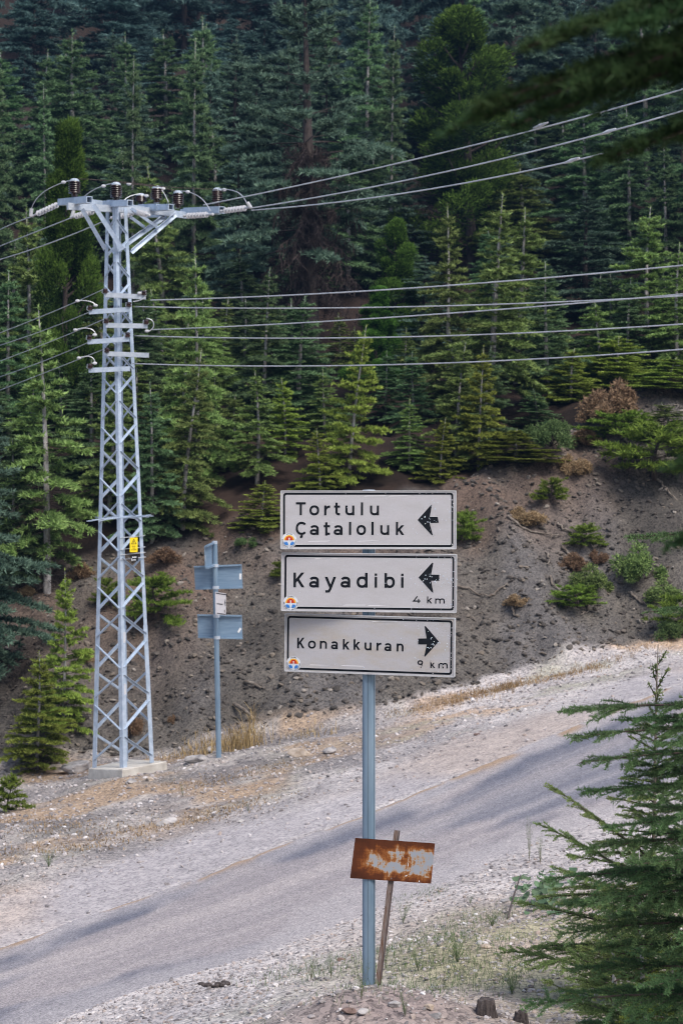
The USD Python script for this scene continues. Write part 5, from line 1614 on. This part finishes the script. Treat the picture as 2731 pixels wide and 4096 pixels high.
# ------------------------------------------------------------------ stones
def rock(seed, size, sub=2, flat=.7):
    rng = np.random.default_rng(seed)
    m = trimesh.creation.icosphere(sub)
    v = np.array(m.vertices)
    for _ in range(9):      # flat breaks
        n_ = unit(rng.normal(size=3))
        dd = v @ n_
        lim = rng.uniform(.55, .85)
        v = v - np.maximum(dd - lim, 0)[:, None] * n_
    v *= 1 + (meshkit.fbm(v * 2.0 + seed, 3, seed)[:, None] - .5) * .35
    return v * np.asarray(size) * (1, 1, flat), np.array(m.faces)


for j, (p, w, m_, lab) in enumerate((
        (A(132, 1776), 26, 'tan_stone', 'tan rock left of the concrete block'), (A(180, 1772), 34, 'stone', 'flat grey rock touching the left end of the concrete block'),
        (A(690, 1737), 25, 'tan_stone', 'tan-grey rock on the shoulder, larger of two right of the far signpost'), (A(760, 1730), 17, 'stone', 'bluish grey rock on the shoulder right of the tan-grey one'),
        (A(385, 1897), 24, 'stone', 'grey flat stone on the gravel edge in front of the concrete block'), (A(450, 1752), 24, 'stone', 'pale broken rock right of the concrete block'), (A(488, 1728), 18, 'stone', 'pale rock at the foot of the far signpost'),
        (A(300, 1800), 12, 'stone', 'small pale stone in front of the concrete block'), (A(555, 1890), 9, 'stone', 'small stone on the far shoulder'), (A(345, 1795), 10, 'tan_stone', 'small tan stone right of the concrete block front'),
        (A(785, 2209), 10, 'red_stone', 'reddish stone on the near verge left of the post'), (A(985, 2325), 14, 'tan_stone', 'tan stone at the bottom right of the gravel heap'), (A(1003, 2342), 16, 'stone', 'pale grey stone at the bottom below the tan one'),
        (A(905, 2312), 15, 'stone', 'light flat stone on the heap left of centre at the bottom'), (A(800, 2330), 16, 'red_stone', 'dark reddish slab at the bottom edge'), (A(838, 2335), 15, 'stone', 'grey slab at the bottom edge beside the reddish one'),
        (A(1100, 2172), 10, 'stone', 'pale stone among weeds right of the post'), (A(1115, 2180), 12, 'tan_stone', 'tan stone beside the pale one among weeds'), (A(1095, 1690), 8, 'red_stone', 'small brown stone lying on the far shoulder'),
        (A(1160, 2075), 10, 'stone', 'pale stone left of the broad-leaved plant'), (A(1010, 2250), 9, 'stone', 'bluish stone right of the gravel heap'))):
    g = hit(p)
    sc = w / K / F * g[1]
    v, f = rock(40 + j, (sc * 1.25, sc, sc * .8), 2)
    rz_ = j * 1.3 if j not in (1, 4) else 0
    v = v @ np.array([[math.cos(rz_), -math.sin(rz_), 0], [math.sin(rz_), math.cos(rz_), 0], [0, 0, 1]]).T
    obj('rock', (v + g + (0, 0, sc * .18), f), m_, None, label=lab, cat='rock')
for p, w, h, m_, lab in ((A(1115, 2312), 24, 34, 'dark_wood', 'dark weathered stump at the bottom right of the gravel heap'), (A(1196, 2345), 17, 22, 'dark_wood', 'smaller dark stump at the bottom edge')):
    g = hit(A(p[0] * K, min(p[1] * K + 24, 2351)))
    sc = 1 / K / F * g[1]
    m = trimesh.creation.cylinder(w * sc, h * sc * 2.2, sections=20).subdivide().subdivide()
    v = np.array(m.vertices)
    nz = meshkit.fbm(v * (30, 30, 8) + 5, 3, 7) - .5
    v[:, :2] *= (1 + nz * .6)[:, None] * (1.05 - .22 * v[:, 2] / (h * sc))[:, None]
    v[:, 2] += (meshkit.fbm(v * 22, 3, 9) - .5) * h * sc * .55 * (v[:, 2] > 0)
    obj('tree_stump', (v + g, np.array(m.faces)), m_, None, smooth=50, label=lab, cat='stump')

# clod heap at the road's near edge
g = hit(A(500, 2268))
mb = MB()
for j in range(14):
    rj = np.random.default_rng(900 + j)
    v, f = rock(900 + j, np.array([.045, .035, .03]) * rj.uniform(.5, 1.3), 1)
    mb.add(v + g + (rj.normal(0, .10), rj.normal(0, .05), .02), f)
obj('soil_clods', mb.get(), 'dark_wood', None, label='heap of dark soil clods at the near road edge', cat='soil', kind='stuff')

# loose gravel: point instancers of chipped stones


def gravel(name, label, pts, sizes, m_, seed):
    rng = np.random.default_rng(seed)
    path = numbered('/World', name)
    pi = UsdGeom.PointInstancer.Define(stage, path)
    rel = pi.CreatePrototypesRel()
    for j in range(6):
        v, f = rock(seed + j, (1, rng.uniform(.6, .95), rng.uniform(.5, .8)), 1, .8)
        usdkit.mesh(stage, f'{path}/stone_{j:03d}' if j else f'{path}/stone', (v, f), MATS[m_])
        rel.AddTarget(f'{path}/stone_{j:03d}' if j else f'{path}/stone')
    n_ = len(pts)
    pi.CreateProtoIndicesAttr(Vt.IntArray.FromNumpy(rng.integers(0, 6, n_).astype(np.int32)))
    pi.CreatePositionsAttr(Vt.Vec3fArray.FromNumpy(pts.astype(np.float32)))
    pi.CreateScalesAttr(Vt.Vec3fArray.FromNumpy(np.repeat(sizes[:, None], 3, 1).astype(np.float32)))
    a = rng.uniform(0, 2 * math.pi, n_)
    tx, ty = rng.normal(0, .2, n_), rng.normal(0, .2, n_)
    q_ = np.stack([np.cos(a / 2), tx, ty, np.sin(a / 2)], 1)
    q_ /= np.linalg.norm(q_, axis=1, keepdims=True)
    pi.CreateOrientationsAttr(Vt.QuathArray([Gf.Quath(*map(float, w)) for w in q_]))
    tag(pi.GetPrim(), label, name.replace('_', ' '), kind='stuff')


rng = np.random.default_rng(99)


def scatter(n_, x0, x1, y0, y1, accept, smin, smax, pw=3.0, sink=.3):
    y = rng.uniform(y0, y1, n_)
    x = rng.uniform(x0, x1, n_)
    x = np.where(np.abs(x) < .171 * y + 2.0, x, np.sign(x) * rng.uniform(0, 1, n_) * (.171 * y + 1.5))
    rd, ft, tp_ = road_dist(x, y), side(foot_xy, x, y), side(top_xy, x, y)
    keep = accept(x, y, rd, ft, tp_)
    x, y = x[keep], y[keep]
    s_ = smin + (smax - smin) * rng.uniform(0, 1, len(x)) ** pw
    return np.stack([x, y, zg(x, y) + s_ * (.5 - sink)], 1), s_


p1_, s1_ = scatter(34000, -4.5, 4.5, 12.5, 24, lambda x, y, rd, ft, tp: (rd > -.9) & (rng.random(len(x)) < np.where(rd < 0, .55 * np.exp(rd / .25), .85)), .006, .034, 3.5)
gravel('loose_gravel', 'loose pale gravel on the near verge around the post', p1_, s1_, 'gravel_pale', 2000)
p2_, s2_ = scatter(30000, -9.5, 10, 24, 44, lambda x, y, rd, ft, tp: (rd > -.9) & (ft < .4) & (y > 23) & (rng.random(len(x)) < np.where(rd < 0, .35 * np.exp(rd / .25), np.clip(.12 + np.maximum(rd - 1.2, 0) * .4, 0, 1))), .010, .060, 6.0)
gravel('loose_gravel', 'loose pale gravel on the far shoulder below the bank', p2_, s2_, 'gravel_pale', 2100)
p3_, s3_ = scatter(26000, -10, 12, 39, 56, lambda x, y, rd, ft, tp: (ft > .35) & (tp < .8), .015, .10, 4.0)
gravel('loose_scree', 'dark shale chips lying on the cut bank', p3_, s3_, 'scree_dark', 2200)


# ------------------------------------------------------------------ grass and weeds
def blades(pts, h, w, lean, seed, curve=.5):
    rng = np.random.default_rng(seed)
    n_ = len(pts)
    az = rng.uniform(0, 6.283, n_)
    d = np.stack([np.cos(az), np.sin(az), np.zeros(n_)], 1)
    hh = h * rng.uniform(.5, 1.25, n_)
    s_ = np.stack([-np.sin(az), np.cos(az), np.zeros(n_)], 1) * (w / 2)
    m = pts + d * (hh * lean * .35)[:, None] + np.array([0, 0, 1.]) * (hh * .6)[:, None]
    e = pts + d * (hh * lean)[:, None] + np.array([0, 0, 1.]) * (hh * (1 - .3 * lean))[:, None]
    V = np.stack([pts - s_, pts + s_, m + s_ * .7, m - s_ * .7, e], 1).reshape(-1, 3)
    b = np.arange(n_)[:, None] * 5
    f = np.concatenate([b + [0, 1, 2], b + [0, 2, 3], b + [3, 2, 4]])
    return V, f, np.repeat(np.clip(rng.normal(.5, .25, n_), 0, 1), 5)


def grass_patch(name, label, spots, mat_, seed, kind='stuff', cat='grass', w=.012, lean=.5):
    rng = np.random.default_rng(seed)
    Vs, Fs, Ts, n0 = [], [], [], 0
    for p, rx, h, n_ in spots:
        g = hit(p)
        x, y = g[0] + rng.normal(0, rx, n_), g[1] + rng.normal(0, min(rx, .35), n_)
        V, f, T = blades(np.stack([x, y, zg(x, y) - .01], 1), h, w, lean, rng.integers(1e6))
        Vs.append(V)
        Fs.append(f + n0)
        Ts.append(T)
        n0 += len(V)
    return obj(name, (np.vstack(Vs), np.vstack(Fs)), mat_, None, label=label, cat=cat, kind=kind, prim={'tint': np.concatenate(Ts)})


sp1 = [(A(905 + i_ * 24 + (i_ * 37 % 19), 1640 - i_ * 5.4), .12 + .3 * ((i_ * 29 % 11) / 11), .09 + .16 * ((i_ * 53 % 13) / 13) ** 2, 40 + (i_ * 71 % 120)) for i_ in range(20)]
sp1 += [(A(1400 + i_ * 30, 1522 - i_ * 11), .25, .12, 40) for i_ in range(6)]
grass_patch('dry_grass', 'straw-coloured dry grass along the foot of the bank beside the far shoulder', sp1, 'dry_straw', 61, w=.012, lean=.8)
grass_patch('dry_grass', 'straw-coloured dry grass round the foot of the far signpost', [(A(460, 1728), .4, .2, 300), (A(520, 1722), .3, .3, 260), (A(560, 1715), .22, .5, 200), (A(578, 1690), .05, .75, 24), (A(710, 1690), .3, .18, 90)], 'dry_straw', 62, w=.014)
rg = np.random.default_rng(63)
grass_patch('dry_grass', 'short tan dead grass patches on the gravel left of the road', [(A(x, y), .45, .07, 160) for x, y in ((60, 1890), (160, 1905), (250, 1920), (330, 1905), (420, 1890), (500, 1870), (560, 1850), (20, 1960), (190, 1950), (120, 1900), (230, 1945), (470, 1800), (530, 1790), (640, 1760))], 'dry_tan', 63, w=.016, lean=.9)
grass_patch('green_grass', 'thin low greenish growth on the verge right of the post', [(A(x, y), .28, .09, 240) for x, y in ((900, 2190), (960, 2170), (1020, 2150), (1080, 2120), (1130, 2110), (1000, 2210), (1080, 2200), (900, 2230), (740, 2240), (700, 2230), (1150, 2160), (1180, 2230), (1120, 2250), (950, 2060), (1060, 2260), (1000, 2270), (860, 2270))], 'weed_green', 64, w=.0035, lean=.7)


def weed(seed, n_st, H, spread):
    rng = np.random.default_rng(seed)
    mb, Vs, Ts = MB(), [], []
    for j in range(n_st):
        az, l = rng.uniform(0, 6.283), rng.uniform(.2, 1) * spread
        h = H * rng.uniform(.55, 1.05)
        t = np.linspace(0, 1, 6)
        pts = np.stack([np.cos(az) * l * t ** 1.4, np.sin(az) * l * t ** 1.4, h * t], 1)
        mb.add(*tube(pts, np.linspace(.0028, .0012, 6), 3, caps=False))
        n_ = 26
        tt_ = rng.uniform(.12, 1, n_)
        c = np.stack([np.cos(az) * l * tt_ ** 1.4, np.sin(az) * l * tt_ ** 1.4, h * tt_], 1)
        d = nrmz(rng.normal(0, .6, (n_, 3)) + (0, 0, .6))
        V, T = needles(c, d, H * .16 * rng.uniform(.4, 1.3, n_), .0042, rng.uniform(.2, 1, n_), rng)
        Vs.append(V)
        Ts.append(T)
    V = np.vstack(Vs)
    return mb.get(), (V, np.arange(len(V)).reshape(-1, 3)), np.concatenate(Ts)


def weed_proto(key, parts, mats):
    path = f'/World/tree_shapes/{key}'
    stage.CreateClassPrim(path)
    usdkit.mesh(stage, f'{path}/stems', parts[0], MATS[mats[0]])
    m = usdkit.mesh(stage, f'{path}/leaves', parts[1], MATS[mats[1]])
    UsdGeom.PrimvarsAPI(m).CreatePrimvar('tint', Sdf.ValueTypeNames.FloatArray, 'vertex').Set(Vt.FloatArray.FromNumpy(np.asarray(parts[2], np.float32)))
    PROTO[key] = (path, 1.0, 1.0)


simple('green_stem', (.06, .085, .035), (.11, .13, .06), scale=20, rough=.8)
simple('dry_stem', (.14, .11, .07), (.22, .17, .11), scale=20, rough=.9)
weed_proto('weed_a', weed(11, 34, 1, .75), ('green_stem', 'weed_green'))
weed_proto('weed_b', weed(12, 22, 1, .5), ('green_stem', 'weed_green'))
weed_proto('weed_c', weed(13, 16, 1, .35), ('dry_stem', 'weed_green'))
for key, p, h, R, lab in (
        ('weed_a', A(1050, 2215), 90, 1.0, 'largest wiry green weed right of the post'), ('weed_b', A(925, 2125), 55, 1.0, 'soft green weed behind the rusty stake'), ('weed_a', A(1130, 2130), 45, 1.5, 'low dark green weed left of the broad-leaved plant'),
        ('weed_b', A(960, 2235), 62, .9, 'thin green weed on the verge right of the stake'), ('weed_c', A(830, 2305), 95, .7, 'tall thin stems in front of the post foot'), ('weed_b', A(930, 2340), 75, .7, 'green sprig on the front of the gravel heap'),
        ('weed_c', A(715, 2255), 60, 1.2, 'wispy weed left of the post'), ('weed_c', A(760, 2250), 60, .9, 'wispy weed close to the post on its left'), ('weed_a', A(1175, 2290), 70, 1.0, 'faint green weed beside the stumps'),
        ('weed_c', A(885, 2232), 60, .6, 'thin stem close to the foot of the stake'), ('weed_b', A(420, 1832), 32, .6, 'small green plant on the gravel in front of the pole block'), ('weed_a', A(112, 1995), 42, 1.0, 'grey-green weed on the gravel left of the road'),
        ('weed_b', A(570, 1870), 24, .7, 'small weed at the edge of the far shoulder'), ('weed_c', A(1215, 1985), 105, .35, 'tall dry weed by the near road edge left of the cedar'), ('weed_c', A(1240, 1990), 70, .6, 'second dry weed at the near road edge'),
        ('weed_b', A(1080, 2080), 24, 1.2, 'flat green weed right of the rusty plate')):
    g = hit(p)
    sc = h / K / F * g[1]
    tree(key, 'wild_weed', g[0], g[1], sc, sc * R, lab, 'weed', rz=rngt.uniform(0, 6), sink=.0)

# broad-leaved plant
g0 = hit(A(1240, 2085))
bp = thing('broad_leaved_plant', 'sprawling plant with large pale green leaves at the near road edge', 'plant', tuple(g0))
rng = np.random.default_rng(71)
for j in range(95):
    p = A(1240 + rng.normal(0, 38) + (22 if j % 3 == 0 else 0), 2062 + rng.normal(0, 22) + (30 if j % 5 == 0 else 0))
    g = hit(p)
    s_ = rng.uniform(.025, .055)
    a = np.linspace(0, 2 * math.pi, 10, endpoint=False)
    o = np.stack([np.cos(a) * s_ * (1 + .15 * np.cos(3 * a)), np.sin(a) * s_ * .85, .012 * np.cos(2 * a)], 1)
    nrm_ = unit((rng.normal(0, .45), -.55 + rng.normal(0, .3), 1))
    o = o @ align(nrm_).T
    c = g + (0, 0, rng.uniform(.02, .16))
    V = np.vstack([c - nrm_ * s_ * .22, c + o])
    f = [[0, 1 + k, 1 + (k + 1) % 10] for k in range(10)]
    obj('leaf', (V, np.array(f)), 'broad_leaf', bp, smooth=True, prim={'tint': np.full(11, rng.uniform(0, 1))})
    if j % 3 == 0:
        obj('stalk', tube([g0 + (0, 0, .0), (g0 + c) / 2 + (0, 0, .05), c - nrm_ * .01], .0025, 4), 'green_stem', bp)
sa, sb = hit(A(1165, 2112)), hit(A(1195, 2060)) + (0, 0, .22)
obj('dead_branch', tube([sa, (sa + sb) / 2 + (0, 0, .02), sb], (.012, .010, .006), 6), 'dark_wood', None, smooth=True, label='dark broken stick leaning against the broad-leaved plant', cat='branch')

# ------------------------------------------------------------------ near cedars at the right, needle by needle


def near_branch(rng, base, az, pitch, L, droop, ln=.022, wd_=.0045, spc=.026, tsp=.0115, k=8, width=.5, curl=0.0, ang=52):
    axp, V, T, sg = spray(rng, np.asarray(base, float), az, pitch, L, droop, spc, tsp, ln, wd_, k, upw=.35, width=width, bare=.05, curl=curl, flatn=.5, brush=.6, fl=1.0, ang=ang)
    w = MB().add(*tube(axp, np.linspace(max(.006, L * .010), .002, 6), 5, caps=False))
    w.add(*strips(*sg, .0022))
    return w.get(), V, T


def near_tree(name, label, loc_, H, branches, mats, seed, trunk_r, lean=(0, 0), **kw):
    rng = np.random.default_rng(seed)
    t = thing(name, label, 'tree', loc_)
    zz = np.linspace(0, 1, 10)
    tp = np.stack([lean[0] * zz + np.sin(zz * 5) * .012, lean[1] * zz, H * zz], 1)
    obj('trunk', tube(tp, trunk_r * (1 - zz) ** .8 + .003, 9), mats[0], t, smooth=True, world_coords=False)
    for h, az, pitch, L, droop in branches:
        b = np.array([np.interp(h, tp[:, 2], tp[:, q_]) for q_ in range(3)])
        wv_, V, T = near_branch(rng, b, az, pitch, L, droop, **kw)
        bp_ = obj('bough', wv_, 'twig', t, world_coords=False)
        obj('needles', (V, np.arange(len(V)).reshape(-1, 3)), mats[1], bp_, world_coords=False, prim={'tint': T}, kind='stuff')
    return t


# sapling with the bare leader
rng = np.random.default_rng(21)
Ys = 15.2
sx_ = P(C6(1010, 500), Ys)[0]
szb = z1(sx_, Ys)
szt = P(C6(1045, 118), Ys)[2]
Hs = szt - szb
br_ = []
for j in range(84):
    u_ = .02 + .74 * (j + .5) / 84
    L = 1.15 * (1 - u_) ** 1.25 * rng.uniform(.55, 1.1) + .05
    br_.append((u_ * Hs, j * 2.4 + rng.normal(0, .3), math.radians(4 + 34 * u_ ** 1.5 + rng.normal(0, 6)), L, .10))
for j in range(9):
    u_ = .77 + .19 * j / 9
    br_.append((u_ * Hs, j * 2.4, math.radians(58), .08 + .12 * rng.random(), .0))
for az, pt, L, h in ((3.3, 38, 1.05, .40), (3.05, 30, 1.0, .33), (3.5, 24, .95, .28), (2.9, 12, 1.05, .20)):
    br_.append((h * Hs, az, math.radians(pt), L, .05))
near_tree('young_cedar', 'young cedar with a bare pointed leader in front of the road', (sx_, Ys, szb), Hs, br_, ('root_wood', 'needles_near_light'), 22, .020, lean=(.10, 0), k=7, spc=.032, tsp=.0135, wd_=.0055, ln=.022)

# dark cedar whose trunk stands just outside the frame
Yb = 10.2
bx_ = (775 - 341) / F * Yb
bzb = z1(bx_, Yb)
rng = np.random.default_rng(23)
tops = [(632, 538, .05), (654, 612, .05), (566, 712, -.05), (577, 738, .12), (580, 764, .2), (584, 792, -.1), (610, 830, .25), (548, 880, -.05), (590, 905, .3), (560, 935, .1), (572, 968, -.2), (530, 1006, .0), (590, 850, .15), (620, 720, -.15), (625, 775, -.2), (600, 870, -.2), (566, 905, -.1)]
br_ = []
for px_, py_, daz in tops:
    tip = P((px_, py_), Yb - daz * 1.0)
    L = (bx_ - tip[0]) * 1.03
    az = math.pi + daz * .6
    droop, pt = .10, math.radians(5)
    hb_ = tip[2] - bzb - L * (math.sin(pt) - droop)
    br_.append((hb_, az, pt, L, droop))
Hb = CZ + .9 - bzb
for j in range(64):
    u_ = .04 + .92 * (j + .5) / 64
    az = 1.9 + (j * 2.4) % 3.1
    yb_ = 512 + (CZ - (bzb + u_ * Hb)) / Yb * F
    Lm = 1.2 * (1 - u_) ** .8 + .1 if yb_ > 730 else .40
    br_.append((u_ * Hb, az, math.radians(4 + 10 * u_), Lm * rng.uniform(.75, 1.05), .10))
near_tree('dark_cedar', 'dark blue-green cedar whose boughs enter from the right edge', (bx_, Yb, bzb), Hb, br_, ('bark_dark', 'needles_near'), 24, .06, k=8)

# yellower small cedars at the bottom right corner
for i_, (px_, py_, Y, Rr, lab) in enumerate(((700, 690, 12.0, .85, 'bushy green cedar filling the right edge behind the dark boughs'), (640, 850, 12.8, .62, 'dense green cedar in the bottom right, between the dark boughs and the sapling'), (672, 935, 13.0, .55, 'yellow-green small cedar in the bottom right corner'), (612, 905, 13.9, .60, 'dark green small cedar between the stumps and the right edge'), (645, 985, 12.2, .42, 'lowest yellow-green cedar at the bottom edge'))):
    x = (px_ - 341) / F * Y
    zb_ = z1(x, Y) - .1
    Hc = P((px_, py_), Y)[2] - zb_
    rng = np.random.default_rng(30 + i_)
    br_ = [((.02 + .93 * (j + .5) / 46) * Hc, j * 2.4 + rng.normal(0, .3), math.radians(8 + 34 * (j / 46) + rng.normal(0, 6)), Rr * (1 - j / 50) ** .7 * rng.uniform(.6, 1.1) + .04, .10) for j in np.arange(0, 46, .62 if i_ < 2 else 1.0)]
    near_tree('small_cedar', lab, (x, Y, zb_), Hc, br_, ('bark_grey', ('needles_near', 'needles_near_light', 'needles_yellow', 'needles_near_light', 'needles_yellow')[i_]), 33 + i_, .018, k=7, spc=.032, tsp=.0135, wd_=.0055, ln=.022)

# branches very close to the lens at the upper right
rng = np.random.default_rng(25)
Yn = 4.0
nx_ = 2.05
nz0 = z1(nx_, Yn)
br_ = []
for px_, py_, hb, daz in ((456, 120, 6.34, .0), (470, 104, 6.36, -.05), (500, 122, 6.34, .06), (540, 100, 6.35, .1), (520, 46, 6.42, -.08), (545, 18, 6.45, .05), (600, 58, 6.40, .1), (595, 4, 6.49, .0),
                          (572, 84, 6.37, -.1), (612, 30, 6.44, -.12), (592, 158, 6.27, .0), (640, 140, 6.28, .1), (672, 465, 5.98, .0), (676, 540, 5.93, .1)):
    tip = P((px_, py_), Yn + daz)
    hb = CZ + (hb - CZ) * 1.70
    d_ = tip - np.array([nx_, Yn, hb])
    L = math.hypot(d_[0], d_[1])
    az = math.atan2(d_[1], d_[0])
    pt = math.radians(8)
    br_.append((tip[2] - nz0 - L * (math.tan(pt) - .28) * .98, az, pt, L, .28))
near_tree('overhanging_cedar', 'dark out-of-focus cedar boughs hanging into the upper right corner', (nx_, Yn, nz0), CZ + 1.2 - nz0, br_, ('bark_dark', 'needles_near_dark'), 26, .07, k=8, spc=.030, tsp=.0105, ln=.028, wd_=.0055, width=.25, ang=30)

# ------------------------------------------------------------------ air
HAZE = 0.00016
if HAZE:
    mat('haze', {'v': ('principled_volume', {'color': (.30, .56, 1.0), 'density': HAZE, 'anisotropy': 0.0})}, [], None, volume='v.volume')
    zlo = float(ZZ.min()) - 1.0
    zhi = float(ZZ.max()) + 20
    obj('haze', box((0, 58, (zlo + zhi) / 2), (250, 460, zhi - zlo)), 'haze', None, kind='stuff', label='thin bluish air over the hillside', cat='haze')
